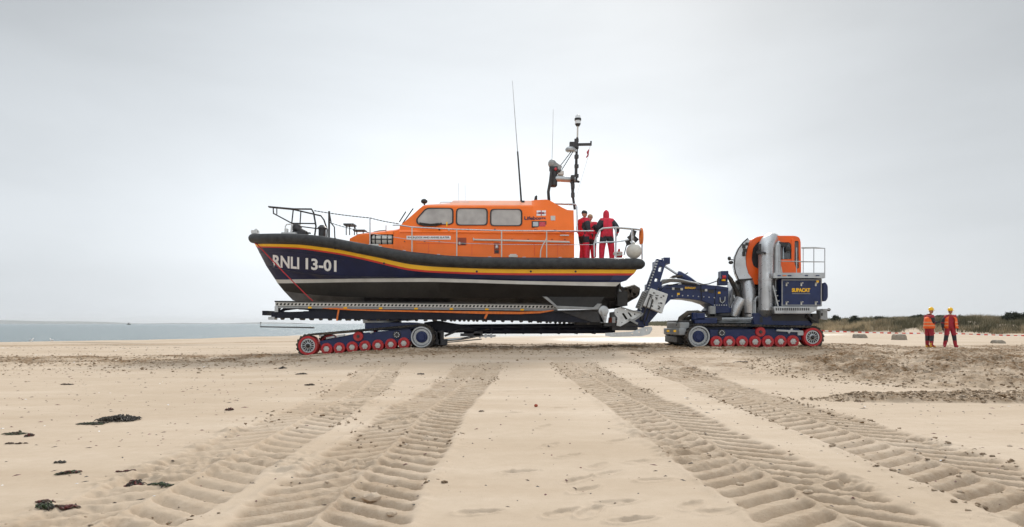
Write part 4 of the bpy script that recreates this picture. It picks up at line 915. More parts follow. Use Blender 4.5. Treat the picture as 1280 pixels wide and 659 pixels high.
mb = MB(); mb.box(bp(319,290.5,0), (.2,.3,.12)); mb.ball(bp(320.5,288.5,0), .08, n=6); mb.build('bow_roller', 'white_bracket', boat)
mb = MB(); mb.box(bp(437.5,281.6,.5), (.36,.5,.06))
for x in (432.8, 437, 443): mb.tube([bp(x,282,.6), bp(x,294,.6)], .02, 6)
mb.box(bp(450,288.6,.5), (.42,.4,.04)); mb.tube([bp(446,289,.6), bp(443.5,283,.6)], .015, 5)
for x in (446,454): mb.tube([bp(x,289,.6), bp(x,293,.6)], .02, 6)
mb.build('deck_frame', 'dark_steel', boat)
mb = MB(); mb.tube([bp(467,290.4,1.0), bp(474,289,1.0), bp(482,288.4,.9)], .025, 6); mb.build('boat_hook', 'black', boat)
rail('rear_frame', [([(696,254.6,.6),(705,254.8,.6),(719.3,255.4,.6),(720.8,258,.6),(721.4,270,1.0),(721.6,288.8,1.6)], .026)], .026, 'steel')
rail('stern_rail', [[(743,321,1.75),(742.7,305,1.75),(745,297,1.75),(749.5,288,1.75),(753.5,285.6,1.75),(769.3,284.3,1.75),(789,285.8,1.75),(800,287.4,1.6),(802.4,289,1.0),(802.8,289,-1.0),(800,287.4,-1.6),(770,285,-1.75)],
 ([(743,303.5,1.75),(770,302.4,1.75),(779,301.2,1.75),(786,299.5,1.75)], .026)], .03, 'steel')
for x, y in ((769.7,284.4),(789.8,286)):
    rail('stern_post', [[(x,322,1.75),(x,y,1.75)]], .028, 'steel')
rail('stern_post', [[(802.6,324,.9),(802.6,289,.9)]], .028, 'steel')
mb = MB(); ring = [bp(799.8, 296, 1.2)]; 
hx = bp(799.8, 296, 1.3); mb.tube([hx+Vector((.05, .20*math.sin(a), .27*math.cos(a))) for a in np.linspace(-2.6, 2.6, 20)], .045, 8); mb.build('horseshoe_lifebuoy', 'orange_strap', boat)
mb = MB()
for (x, y, b_) in ((788,298,1.5),(792,292,1.4),(785,303,1.3),(794,299,1.2)): mb.box(bp(x, y, b_), (.14,.14,.2), Matrix.Rotation(x, 3, 'Y'))
mb.tube([bp(780,319,1.2), bp(784,303,1.2), bp(789,290,1.3)], .018, 5); mb.build('stern_gear', 'black', boat)
mb = MB(); mb.box(bp(774,318.5,1.3), (.2,.2,.2)); mb.tube([bp(773.5,316,1.3), bp(774,311,1.3)], [.06,.03], 8); mb.build('fuel_can', 'red_rubber', boat, bevel=.03)
mb = MB(); mb.box(bp(641.5,320.4,1.95), (.30,.12,.06)); mb.box(bp(641.5,318.3,1.93), (.22,.06,.03)); mb.build('cleat', 'white', boat)

# under body: skeg, waterjets
mb = MB(); plate(mb, [(679,371),(684,371.4),(696,382.6),(742,384.6),(747,380),(752,380),(747.5,386.8),(697,386.4),(692,381.6)], [], YC-1.66, .05, 0, .008); mb.build('skeg_rim', 'grey_paint', boat, smooth=False)
mb = MB(); mb.pprism([(685,371),(697,383.5),(741,385),(750,379),(756,371)], YC-1.60, .08); sk = mb.build('skeg', 'antifoul', boat, smooth=False)
mb = MB(); rows = []
for (x, y, b_, z) in ((678,370,1.5,0),(700,370,1.6,0),(760,372,1.6,0),): pass
for s in (1, -1):
    mb.tube([W(760,372,YC-s*.75), W(773,371,YC-s*.75), W(780,370,YC-s*.75)], [.42,.40,.34], 18, 0)
    mb.tube([W(779,370,YC-s*.75), W(786,367,YC-s*.75), W(794,364,YC-s*.75), W(799,364.5,YC-s*.75)], [.30,.27,.25,.14], 14, 1)
    for k in range(7): a = k*.9; mb.box(W(781+k*2.5, 366+3.5*math.sin(a*2), YC-s*.95), (.16,.2,.16), Matrix.Rotation(a, 3, 'Y'), 1)
    mb.tube([W(770,358,YC-s*1.1), W(776,366,YC-s*1.1), W(783,376,YC-s*1.0)], .05, 8, 2); mb.tube([W(774,354,YC-s*1.1), W(777,364,YC-s*1.05)], .04, 8, 1)
mb.box(W(771,375,YC), (.35,2.6,.5), None, 0)
mb.build('waterjet', ['antifoul','bronze','white_bracket'], boat)
# red bow line to the cradle
mb = MB(); A = W(321.5,305.5,YC-.4); B = W(391.5,377,YC-1.15); Q = [A.lerp(B, k/10)+Vector((0,0,-.03*4*(k/10)*(1-k/10))) for k in range(11)]; mb.tube([W(318,304,YC-.1)]+Q, .018, 6); o = mb.build('rope', 'rope_red', None); tag(o, 'taut red bow line running from stem down to the carriage rail', 'rope')
# white ball fender
c = bp(792.4, 314.2, 1.72); mb = MB(); mb.ball(c, .265, 1, 1, .98, 14); mb.lathe([(.05,.24),(.05,.30),(.02,.31)], c, 'Z', 10); mb.tube([c+Vector((0,0,.3)), c+Vector((-.03,0,.7))], .008, 5); o = mb.build('ball_fender', 'buoy_white', None); tag(o, 'round off-white ball fender tied at the lifeboat stern rail', 'fender')
# ------------------------------------------------------------------ crawler running gear
def wheel(kind, r, w, parent, loc, flip=1):
    """wheel built round its own origin, outer face towards -Y*flip"""
    f = flip
    def L(mb, prof, mi=None, n=28): return mb.lathe([(a, -f*h) for a, h in prof], (0,0,0), 'Y', n, mi, caps=False)
    t = MB()
    if kind == 'road':
        L(t, [(r*.48,.02),(r*.95,.02),(r,0),(r,-w),(r*.9,-w)]); L(t, [(r*.50,.02),(r*.54,.05),(r*.62,.05),(r*.66,.02)]); o = t.build('road_wheel', 'red_rubber', parent)
        h = MB(); L(h, [(.001,.05),(r*.18,.05),(r*.2,.035),(r*.42,.03),(r*.50,.005)], n=20)
        for k in range(6): a = k*math.pi/3; h.box((r*.34*math.cos(a), -f*.03, r*.34*math.sin(a)), (r*.30,.025,r*.14), Matrix.Rotation(-a, 3, 'Y'))
        x = h.build('hub', 'hub_white', o)
    elif kind == 'roller':
        L(t, [(r*.3,.03),(r*.9,.03),(r,.01),(r,-w),(.05,-w)]); o = t.build('return_roller', 'red_rubber', parent)
        h = MB(); L(h, [(.001,.06),(r*.3,.06),(r*.36,.02)], n=16); h.build('hub', 'dark_steel', o)
    elif kind == 'disc':
        L(t, [(.001,.02),(r*.9,.02),(r,0),(r,-w)]); o = t.build('idler_disc', 'dark_steel', parent)
        h = MB(); 
        for k in range(8): a = k*math.pi/4; h.box((r*.6*math.cos(a), -f*.03, r*.6*math.sin(a)), (.03,.03,.03))
        h.build('bolt_ring', 'steel', o)
    elif kind == 'idler':
        L(t, [(r*.74,.0),(r*.76,.03),(r*.96,.03),(r,.0),(r,-w),(r*.74,-w)]); o = t.build('idler_wheel', 'red_rubber', parent)
        h = MB(); L(h, [(r*.74,-.05),(r*.70,.0),(r*.60,.0),(r*.58,-.08)])
        for k in range(14):
            a = k*2*math.pi/14; R = Matrix.Rotation(-a, 3, 'Y'); h.box((r*.44*math.cos(a), f*.03, r*.44*math.sin(a)), (r*.42,.03,r*.055), R)
        L(h, [(r*.30,-.06),(r*.28,-.01),(r*.22,.0)]); h.build('spokes', 'steel', o)
        h = MB(); L(h, [(.001,.05),(r*.10,.05),(r*.13,.03),(r*.20,.02),(r*.22,-.03)], n=16); h.build('hub', 'black', o)
        h = MB(); L(h, [(.001,-.09),(r*.73,-.09),(r*.73,-.12)]); h.build('web', 'black', o)
    else:
        L(t, [(r*.83,-.02),(r*.86,.02),(r*.97,.02),(r,-.01),(r,-w),(r*.8,-w)]); L(t, [(r*.84,-.02),(r*.76,-.07),(r*.56,-.07)])
        for k in range(18): a = k*2*math.pi/18; t.box((r*.715*math.cos(a), f*.045, r*.715*math.sin(a)), (.045,.04,.045), Matrix.Rotation(-a, 3, 'Y'))
        o = t.build('drive_wheel', 'galvanised', parent)
        h = MB(); L(h, [(.001,.02),(r*.30,.02),(r*.34,.0),(r*.50,-.01),(r*.55,-.05),(r*.56,-.09)], n=28)
        for k in range(10): a = k*2*math.pi/10; h.lathe([(.018,-f*.025),(.018,f*.02)], (r*.42*math.cos(a), 0, r*.42*math.sin(a)), 'Y', 6)
        h.build('hub', 'navy', o); h = MB(); L(h, [(r*.56,-.075),(r*.77,-.085)]); h.build('web', 'black', o)
    o.location = Vector(loc)-wloc(parent); return o
def belt(outer, width, yn, parent, wheels=None, lug=.035):
    """closed belt round the given circles [(x,z,r)] (convex hull of circles)"""
    pts = []
    for x, z, r in outer:
        for k in range(48): a = 2*math.pi*k/48; pts.append((x+r*math.cos(a), z+r*math.sin(a)))
    pts = sorted(set(pts))
    def half(P):
        h = []
        for p in P:
            while len(h) >= 2 and (h[-1][0]-h[-2][0])*(p[1]-h[-2][1])-(h[-1][1]-h[-2][1])*(p[0]-h[-2][0]) <= 0: h.pop()
            h.append(p)
        return h
    H = half(pts)[:-1]+half(pts[::-1])[:-1]      # counter clockwise
    P = [Vector((a, 0, b)) for a, b in H]; seg = [(P[(i+1)%len(P)]-P[i]).length for i in range(len(P))]; tot = sum(seg)
    def at(d):
        d %= tot
        for i, s in enumerate(seg):
            if d <= s: return P[i].lerp(P[(i+1)%len(P)], d/s if s else 0), i
            d -= s
        return P[0], 0
    n = int(tot/.07); C = [at(tot*k/n)[0] for k in range(n)]
    Nn = []
    for k in range(n): t = (C[(k+1)%n]-C[k-1]).normalized(); Nn.append(Vector((t.z, 0, -t.x)))
    # slack of the upper run
    mb = MB(); th = .028
    ring = []
    for k in range(n):
        c, nn = C[k], Nn[k]
        ring.append([c+nn*th+Vector((0,yn,0)), c+nn*th+Vector((0,yn+width,0)), c-nn*.008+Vector((0,yn+width,0)), c-nn*.008+Vector((0,yn,0))])
    ring.append(ring[0]); mb.grid(ring, close=True)
    nl = int(tot/.135)
    for k in range(nl):
        c, i = at(tot*k/nl); j = int(round(k/nl*n)) % n; nn = Nn[j]; t = Vector((-nn.z, 0, nn.x)); R = Matrix((t, (0,1,0), nn)).transposed()
        for hf in (0, 1):
            mb.box(c+nn*(th+lug/2)+Vector((0, yn+width*(.25+.5*hf)-(0 if hf else .0), 0)), (.055, width*.5-.01, lug), R @ Matrix.Rotation(.38 if hf else -.38, 3, 'Z'))
        mb.box(c+nn*(th*.5)+Vector((0, yn-.004, 0)), (.045, .02, .05), R)
    o = mb.build('track_belt', 'rubber', parent, ang=30)
    return o
def bogie(parent, idler, drive, roads, rollers, disc, topframe, bottomdrop=0., tw=.58, far=False):
    """one crawler unit; measurements in photo pixels on the near face"""
    def P(q, y): v = W(q[0], q[1], YN); return Vector((v[0], y, v[2]))
    s = -1 if far else 1
    face = YN if not far else 2*YC-YN
    fl = s; yn = YN if not far else 2*YC-YN-tw
    k = YN/F
    def put(kind, q, r, w, ins=0): return wheel(kind, r*k, w, parent, P(q, face+s*ins), fl)
    put('idler', idler[:2], idler[2], .42, .03); put('drive', drive[:2], drive[2], .42, -.0)
    for q in roads: put('road', q[:2], q[2], .40, .05)
    for q in rollers: put('roller', q[:2], q[2], .4, .06)
    if disc: put('disc', disc[:2], disc[2], .1, .08)
    XZ = lambda q: (P(q, 0)[0], P(q, 0)[2])
    circles = [(*XZ(c[:2]), c[3]*k) for c in (idler, drive)]
    circles += [(*XZ(q[:2]), q[2]*k) for q in (roads[0], roads[-1])]
    belt(circles, tw, yn, parent)
    mb = MB(); y0 = face+s*.10; y1 = face+s*.46; 
    mb.prism([(P(q, 0)[0], P(q, 0)[2]) for q in topframe], min(y0, y1), max(y0, y1)); mb.build('side_frame', 'navy', parent, bevel=.015)
def lerp(a, b, t): return a+(b-a)*t

# ------------------------------------------------------------------ launching carriage
car = thing('launching_carriage', 'navy carriage with tracked bogie, perforated rails and mast, carrying the lifeboat', 'carriage', (-4.3, YC, 0))
RW = [(407.7,436.2,7.3),(423.6,435.4,7.3),(439.7,434.2,7.3),(455.8,433.0,7.3),(472,431.9,7.3),(488.2,430.6,7.3),(504.5,429.2,7.3)]
bog = dict(idler=(384.6,432.2,12.4,12.6), drive=(526.8,421.4,13.4,14.2), roads=RW, rollers=[(447.3,420.6,6.2)], disc=(495.6,418.6,4.8),
 topframe=[(398,427),(424,421),(444,417),(512,411),(518,426),(470,432),(402,437)])
bogie(car, **bog); bogie(car, far=True, **bog)
mb = MB()     # axles and slack frame bits
for q in ((384.6,432.2),(526.8,421.4),(455,424)): p = W(*q); mb.tube([(p[0], YN+.3, p[2]), (p[0], 2*YC-YN-.3, p[2])], .09, 10)
mb.build('axle', 'dark_steel', car)
mb = MB()
for (a, b_) in (((399,420),(405,418.5)),((421,420.5),(431,419)),((408,423),(418,421)),((463,416),(467,414.5))): mb.bar(W(*a, YN+.08), W(*b_, YN+.08), .08, .06)
mb.build('tensioner', 'galvanised', car)
# turntable and bogie bridge
mb = MB(); mb.pprism([(456,403.6),(512,403),(530,405.5),(530,412),(500,413),(456,414)], YN+.55, 1.9); mb.build('bogie_bridge', 'navy', car, bevel=.02)
c = W(478,401.6,YC); mb = MB(); mb.lathe([(.62,-.09),(.70,-.07),(.70,.05),(.55,.08)], c, 'Z', 36); mb.build('turntable', 'galvanised', car)
mb = MB(); mb.pprism([(440,397),(525,398),(505,401),(462,401)], YN+.7, 1.5); mb.build('turntable_mount', 'navy', car)
# draw beam
mb = MB()
for s in (1, -1):
    Y = YC-s*.32
    mb.tube([W(560,409.4,Y), W(600,409.2,Y), W(790,407.6,Y)], .115, 12); mb.tube([W(580,413.8,Y), W(600,414.2,Y), W(766,413.4,Y)], .10, 12)
for x in (615,632,654,676,698,720,742): mb.box(W(x,411.5,YC), (.05,.86,.36))
mb.box(W(690,411.5,YC), (4.6,.3,.24)); mb.build('draw_beam', 'navy_shaded', car, ang=40)
mb = MB(); mb.pprism([(530,403),(547,401),(560,403.5),(590,408),(600,412),(588,415.6),(560,416.4),(545,414),(530,410)], YC-.45, .9); mb.build('draw_beam_root', 'navy_shaded', car, bevel=.03)
mb = MB(); 
for s in (1, -1):
    Y = YC-s*.75; mb.tube([W(548,426,Y), W(575,424,Y), W(592,421,Y)], [.05,.045,.04], 8); mb.tube([W(592,421,Y), W(612,419,Y)], .025, 8); mb.tube([W(550,429,Y), W(602,424,Y)], .02, 6)
mb.box(W(611,420,YC), (.5,1.6,.05)); mb.build('steering_ram', 'galvanised', car)
mb = MB()
for s in (1, -1):
    for (x, y, w_, h_) in ((545,423,.35,.42),(551,419,.2,.3),(554,428,.28,.2),(588,418.6,.7,.1),(598,417,.3,.14)): mb.box(W(x,y,YC-s*.9), (w_, .28, h_))
    mb.tube([W(556,420,YC-s*.9), W(575,412,YC-s*.8), W(592,413,YC-s*.6)], .04, 8); mb.tube([W(590,417,YC-s*.5), W(600,413.5,YC-s*.6), W(612,411.5,YC-s*.55)], .022, 6)
mb.build('hydraulic_block', 'dark_steel', car)
mb = MB()
for x0 in (586,593,600,607,614): mb.box(W(x0,419.6,YC-.8), (.07,.05,.16))
mb.build('bracket', 'galvanised', car)
# cradle: two perforated rails over dark channel beams
def rail_plate(Yp):
    mb = MB(); x0, x1 = W(344,0,YC-1.35)[0], W(697,0,YC-1.35)[0]; sl = -.010
    zt = W(344,378,YC-1.35)[2]; zb = zt-.125; outer = [(x0, zb), (x1, zb+sl*(x1-x0)), (x1, zt+sl*(x1-x0)), (x0, zt)]
    holes = []; n = 76
    for k in range(n):
        x = x0+.07+(x1-x0-.14)*k/(n-1); z = (zt+zb)/2+sl*(x-x0); w_ = .036; h_ = .035; holes.append([(x-w_, z-h_), (x+w_, z-h_), (x+w_*1.0, z+h_), (x-w_, z+h_)])
    holes = [[(p[0]+ (.012 if i > 1 else -.012), p[1]) for i, p in enumerate(h)] for h in holes]
    plate(mb, outer, holes, Yp, .02, 0, px=False); mb.build('perforated_rail', 'white', car, smooth=False)
    mb = MB(); a = Vector((x0-.02, Yp+.09, zt+.03)); b_ = Vector((x1, Yp+.09, zt+.03+sl*(x1-x0))); mb.bar(a, b_, .2, .05); mb.bar(a+Vector((0,.04,-.1)), b_+Vector((0,.04,-.1)), .03, .14); mb.build('rail_cap', 'black', car)
    mb = MB(); mb.bar(a+Vector((0,-.02,-.2)), b_+Vector((0,-.02,-.2)), .16, .06); mb.build('rail_sill', 'grey_paint', car)
    mb = MB()
    for k in range(1, 8): 
        p = a.lerp(b_, k/8); mb.box(p+Vector((0,-.105,-.2)), (.12,.03,.06))
    mb.build('lashing_point', 'yellow', car)
rail_plate(YC-1.35); rail_plate(YC+1.35-.02)
def beam(Y0, Y1):
    mb = MB(); xs = [339,345,360,375,440,520,600,660,700,740,756]; tp = [390.2,390,390,389.5,388,388.5,389.5,390.5,388,392,398]; bo = [396.6,397.6,397.8,398,398.8,399.2,400,401,402.4,403.6,404]
    rows = []
    for x, t, q in zip(xs, tp, bo): A = W(x, t, YC-1.3); B = W(x, q, YC-1.3); rows.append([(A[0], Y0, A[2]), (A[0], Y1, A[2]), (A[0], Y1, B[2]), (A[0], Y0, B[2])])
    mb.grid(rows, close=True); mb.add(rows[0], [(0,1,2,3)]); mb.add(rows[-1], [(3,2,1,0)]); o = mb.build('channel_beam', 'navy_shaded', car, ang=30)
    mb = MB()
    for k in range(34):
        x = 352+k*12; 
        if x > 745: break
        q = np.interp(x, xs, bo); p = W(x, q, YC-1.3); mb.tube([(p[0], Y0+.02, p[2]-.01), (p[0], Y1-.02, p[2]-.01)], .055, 10)
    mb.build('roller', 'rubber', o)
beam(YC-1.3, YC-1.1); beam(YC+1.1, YC+1.3)
mb = MB()
for x in (346,395,450,505,560,615,670,725): y = np.interp(x, [344,700],[392,395]); mb.box(W(x,y,YC), (.16,2.5,.16))
mb.build('cross_member', 'navy_shaded', car)
mb = MB(); 
for s in (1, -1):
    Y = YC-s*1.22; mb.tube([W(345,393,Y), W(356,386.6,Y), W(372,384.6,Y), W(386,386,Y), W(398,391.5,Y)], .055, 8); mb.bar(W(386,387.5,Y), W(470,392,Y), .05, .2)
    mb.bar(W(350,384,Y), W(344,395,Y), .05, .1)
mb.box(W(470,389,YC-1.15), (3.0,.1,.22)); mb.box(W(600,390.5,YC-1.15), (4.4,.1,.26)); mb.build('brace', 'navy_shaded', car)
mb = MB(); mb.box(W(341,398,YC-1.25), (.22,.3,.10)); mb.box(W(346,386.5,YC-1.33), (.12,.1,.2)); mb.build('end_fitting', 'galvanised', car)
mb = MB(); Y = YC-1.5
rows = []
for x, y0, y1 in ((403,385.2,385.8),(420,384.8,387),(438,386.4,388),(480,387.4,389.4),(540,388.6,390.6),(600,389.2,392.4),(650,389.8,392.8),(676,389.2,391.6),(692,387.4,388.6)): A = W(x, y0, Y); B = W(x, y1, Y); rows.append([A, A+Vector((0,.05,0)), B+Vector((0,.05,0)), B])
mb.grid(rows, close=True); mb.bar(W(423.5,387,Y-.02), W(421,401,Y-.02), .05, .05); mb.bar(W(609,392,Y-.02), W(606,398.5,Y-.02), .05, .07); mb.build('lashing_strap', 'orange_strap', car)
# keel chocks
mb = MB()
for x in (470, 560, 650): 
    for s in (1, -1): mb.prism([(W(x-4,0,YC)[0], W(0,389,YC)[2]), (W(x+4,0,YC)[0], W(0,389,YC)[2]), (W(x+3,0,YC)[0], W(0,383,YC)[2]), (W(x-3,0,YC)[0], W(0,383,YC)[2])], YC+s*.6-.1, YC+s*.6+.1)
mb.build('keel_chock', 'rubber', car)
# rear ramp shoe below the stern
mb = MB(); mb.pprism([(700,388.6),(748,387.8),(756,403.6),(740,403),(716,395)], YC-1.35, .16); mb.pprism([(690,388),(748,386.9),(748,389),(690,390)], YC-1.4, .2); mb.build('ramp_shoe', 'dark_steel', car, bevel=.01)
for s in (1, -1):
    mb = MB(); Y = YC-s*1.35; p = W(754,388.5,Y); mb.lathe([(.10,-.09),(.17,-.08),(.19,0),(.17,.08),(.10,.09)], p, 'Y', 20); mb.pprism([(748,389),(760,389),(757.5,403.5),(751,403.5)], Y, .05); mb.tube([W(751,388,Y-.1), W(756,400,Y-.1)], .03, 6); mb.build('winch_wheel', 'galvanised', car)
    mb = MB(); plate(mb, [(768.3,387),(776,383.8),(783,386),(801,391.2),(800,394),(786,402),(775.5,408),(771,407),(772,397),(768.6,393)],
        [roundpoly([(777,392),(780,391),(785,399),(782,400)], .8, 2), roundpoly([(784,390.5),(787,390.5),(791,396),(788,396.5)], .8, 2), circ(782,387.5,1.2), circ(793.5,393,1.2), circ(772,390.5,.9), circ(777.5,403.5,.9)], Y, .05, 0, .006)
    mb.build('perforated_bracket', 'white_bracket', car, smooth=False)
    mb = MB(); plate(mb, [(757,416.5),(790,415),(806,409),(814.5,408.6),(815.5,412),(812,417.6),(802,420),(765,421),(757,419.5)], [circ(765,418.4,.7,8), circ(769.5,418.3,.7,8), circ(774,418.1,.7,8), circ(779,417.8,.7,8), circ(790.5,417,1.1), circ(799,415,1.1), circ(808.5,412.6,1.1)], Y, .06, 0, .006); mb.build('tow_plate', 'white_bracket', car, smooth=False)
    mb = MB(); mb.tube([W(776,384,Y-.05), W(790,388.5,Y-.05), W(802,391,Y-.05)], .025, 6); mb.bar(W(786,399,Y), W(797,405,Y), .1, .06); mb.bar(W(790,402,Y), W(804,392,Y), .08, .06); mb.box(W(767,400,Y-.05), (.10,.14,.2)); mb.build('link', 'grey_paint', car)
mb = MB(); mb.box(W(735,404.6,YC), (1.1,1.6,.1)); mb.box(W(770,405.6,YC), (1.2,2.4,.12)); mb.box(W(775,410,YC), (.9,2.2,.16)); mb.build('rear_platform', 'dark_steel', car)
mb = MB(); mb.pprism([(762,396.5),(768,398.5),(772.5,405),(761,405.4)], YC-.9, .3); mb.build('chock', 'rust_red', car, bevel=.03)
mb = MB(); mb.box(W(784,397,YC), (.7,1.9,.5)); mb.box(W(772,395,YC), (.3,2.2,.3)); mb.build('dark_backing', 'black', car, bevel=.02)  # black blocks added behind the brackets so holes and gaps look dark
# tilting mast, two leaning plates
for s in (1, -1):
    Y = YC-s*1.0-.11
    mb = MB(); plate(mb, [(821.5,324),(831.4,325.4),(832.2,328),(809,404),(806,408),(790,408),(793,401.5)],
      [roundpoly([(824,332),(828.6,333),(827,340.5),(822.2,339.5)], .8, 2), roundpoly([(819,347),(823.6,348),(822,353),(817.4,352)], .8, 2), circ(826.6,327.6,.9), roundpoly([(800,394),(806,395),(803,402),(798,401)], .8, 2)], Y, .22, 0, .012)
    mb.build('mast_plate', 'navy', car, smooth=False)
    mb = MB()
    for k in range(22):
        f = k/21; mb.box(W(821-f*24, 327+f*70, Y-.005), (.05,.25,.05))
    mb.build('rack_teeth', 'galvanised', car)
mb = MB(); 
for (x, y) in ((826,329),(816,358),(806,392),(800,404)): mb.box(W(x,y,YC), (.22,2.0,.22))
mb.build('mast_crossbar', 'navy', car)
mb = MB(); mb.pprism([(813.6,360.2),(835.2,367.8),(827.8,392),(803.4,382)], YC-1.45, .3)
o = mb.build('control_box', 'white_bracket', car, bevel=.02)
rb = random.Random(4)
for k in range(22):
    mb = MB() if k == 0 else mb
    u_, v_ = rb.random()*.8+.1, rb.random()*.8+.1; x = 813.6+21.6*u_-9*v_; y = 360.2+7.6*u_+22.5*v_; p = W(x, y, YC-1.46); mb.box(p, (rb.uniform(.02,.08), .02, rb.uniform(.02,.05)), Matrix.Rotation(.33, 3, 'Y'))
mb.build('control_marks', 'dark_steel', o)
mb = MB(); mb.pprism([(804.5,364),(809,363),(801,386.5),(795.6,384.4)], YC-1.42, .26); mb.build('winch_guard', 'grey_paint', car, bevel=.01)
mb = MB()
for k in range(8): f = k/7; mb.bar(W(804.6-f*8, 366+f*17, YC-1.44), W(808-f*8, 367+f*17, YC-1.44), .02, .03)
mb.build('winch_slots', 'black', car)

# ------------------------------------------------------------------ tractor
tra = thing('beach_tractor', 'navy tracked launch tractor with orange cab, silver air duct and gooseneck arm', 'tractor', (8.4, YC, .3))
bog2 = dict(idler=(1016.3,421.6,12.0,12.2), drive=(873.8,420.8,13.6,14.2),
 roads=[(896.1,427.8,7.7),(912.1,427.7,7.7),(928.2,427.6,7.7),(944.4,427.4,7.7),(960.5,427.2,7.7),(976.5,427.0,7.7),(992,426.9,7.7)],
 rollers=[(951.3,415,6.3)], disc=(903,416.2,4.8), topframe=[(888,412),(1000,411),(1004,425),(985,428),(890,429)])
bogie(tra, **bog2); bogie(tra, far=True, **bog2)
mb = MB()
for q in ((873.8,420.8),(1016.3,421.6),(945,420)): p = W(*q); mb.tube([(p[0], YN+.3, p[2]), (p[0], 2*YC-YN-.3, p[2])], .10, 10)
mb.build('axle', 'dark_steel', tra)
mb = MB(); mb.bar(W(970,413,YN+.06), W(1003,414.5,YN+.06), .1, .06); mb.bar(W(985,416.4,YN+.06), W(990,411,YN+.06), .08, .06); mb.box(W(1000,417,YN+.08), (.2,.1,.12)); mb.build('tensioner', 'galvanised', tra)
mb = MB(); mb.pprism([(876,408.5),(1018,409),(1014,418),(880,418)], YN+.62, 1.96); mb.build('chassis', 'navy', tra, bevel=.02)
# front bumper frame seen between the tracks
mb = MB(); mb.box(W(847,407,YC-.35), (.34,2.0,.22)); mb.box(W(843,414.5,YC-.2), (.26,2.4,.24)); mb.build('front_frame', 'grey_paint', tra, bevel=.03)
mb = MB(); mb.box(W(845,424,YC), (.4,1.9,.24)); mb.box(W(850,404,YC), (.5,2.0,.2)); mb.build('front_box', 'black', tra, bevel=.03)
for q in ((835,414),(843.5,414)):
    mb = MB(); mb.box(W(*q, YC-1.45), (.09,.03,.07)); mb.build('indicator_lamp', 'yellow', tra, bevel=.008)
mb = MB()
for s in (1, -1):
    Y = YC-s*.9; mb.tube([W(848,408,Y), W(851,398,Y), W(860,391.5,Y), W(872,391,Y), W(880,394,Y)], .095, 10); mb.tube([W(850,410,Y+.2), W(856,400,Y+.2), W(866,396,Y+.2), W(880,397,Y+.2)], .08, 10)
mb.build('front_hose', 'rubber', tra)
mb = MB(); mb.box(W(873,396,YC-1.1), (.4,.3,.24)); mb.box(W(880,401,YC-1.0), (.8,.5,.2)); mb.tube([W(868,400,YC-1.2), W(868,391,YC-1.2)], .1, 10); mb.build('valve_block', 'navy', tra, bevel=.02)
# gooseneck
mb = MB(); out = [(829,359.5),(835,356),(871,355.4),(898,358),(910,360),(909.4,380),(910.5,384),(920.5,390),(890.5,391.4),(889,388),(893,383.6),(887,379),(876,375.4),(862,373),(846,372.4),(838,374),(826,386),(812,402),(804,409),(797,408),(806,398),(818,376)]
plate(mb, out, [], YC-.62, 1.24, 0, .02); arm = mb.build('gooseneck_arm', 'navy', tra, smooth=False)
mb = MB()
for (x0, y0, x1, y1) in ((844,359.6,852,362.8),(875,361.2,880.5,365),(885.6,361.8,892.5,366),(899,374.8,906,378)): mb.pprism([(x0,y0),(x1,y0+.4),(x1,y1+.4),(x0,y1)], YC-.635, .02)
mb.build('recess', 'black', arm)
mb = MB()
for (x, y) in ((841.5,361),(852,361.6),(882.5,362.8)): mb.box(W(x,y,YC-.65), (.08,.04,.08))
mb.build('pin_plate', 'white', arm)
mb = MB(); mb.pprism([(855.4,357.9),(870.6,358.5),(870.6,361.9),(855.4,361.3)], YC-.636, .02); pl = mb.build('badge', 'navy', arm, smooth=False)
text_on('SUPACAT', lambda u, v: W(856.2+13.4*u, 361.0+.5*u-2.6*v, YC-.645), 'yellow', pl, .05, sub=0)
mb = MB(); mb.tube([W(900,372,YC-.66), W(900.5,377,YC-.66), W(903,379,YC-.66), W(906,376,YC-.66), W(906.4,371,YC-.66)], .02, 6); mb.build('lifting_eye', 'galvanised', arm)
mb = MB(); mb.lathe([(.66,-.10),(.66,-.02),(.5,.06),(.36,.16)], W(905,391.6,YC), 'Z', 32); mb.box(W(904,395.4,YC), (.9,1.0,.22)); mb.box(W(888,398,YC-1), (.7,.4,.12)); mb.build('slew_ring', 'dark_steel', tra)
mb = MB(); mb.box(W(890,387.8,YC-.75), (.20,.2,.28)); mb.build('valve_box', 'grey_paint', tra, bevel=.01)
mb = MB()
for s in (1, -1):
    Y = YC-s*.4; mb.tube([W(828,331,Y), W(848,344,Y)], .042, 10)
rod = mb.build('ram_rod', 'steel', tra)
mb = MB()
for s in (1, -1):
    Y = YC-s*.4; mb.tube([W(846.5,342.2,Y), W(848.5,343.4,Y), W(860.5,350.6,Y), W(870,355.6,Y)], [.12,.14,.14,.09], 14)
mb.build('lift_ram', 'navy', tra)
mb = MB()
for k, dy in enumerate((0, 2.2, 4.0)):
    Y = YC-.72+.06*k; mb.tube([W(816-k,368+dy*2,Y), W(822,357+dy,Y), W(828,350.5+dy,Y), W(838,348.6+dy*.8,Y), W(850,349.4+dy*.7,Y), W(860,352+dy*.5,Y), W(872,354.5,Y)], .032, 8)
mb.build('hydraulic_pipe', 'galvanised', tra)
mb = MB(); mb.tube([W(832,352,YC-.55), W(842,346,YC-.55), W(853,345,YC-.5)], .05, 8); mb.tube([W(851,341,YC-.5), W(856,345,YC-.5), W(870,353,YC-.5), W(880,356,YC-.5)], .02, 6); mb.tube([W(860,341,YC-.3), W(855,344,YC-.3), W(850,340,YC-.3)], .02, 6)
mb.build('hose', 'rubber', tra)
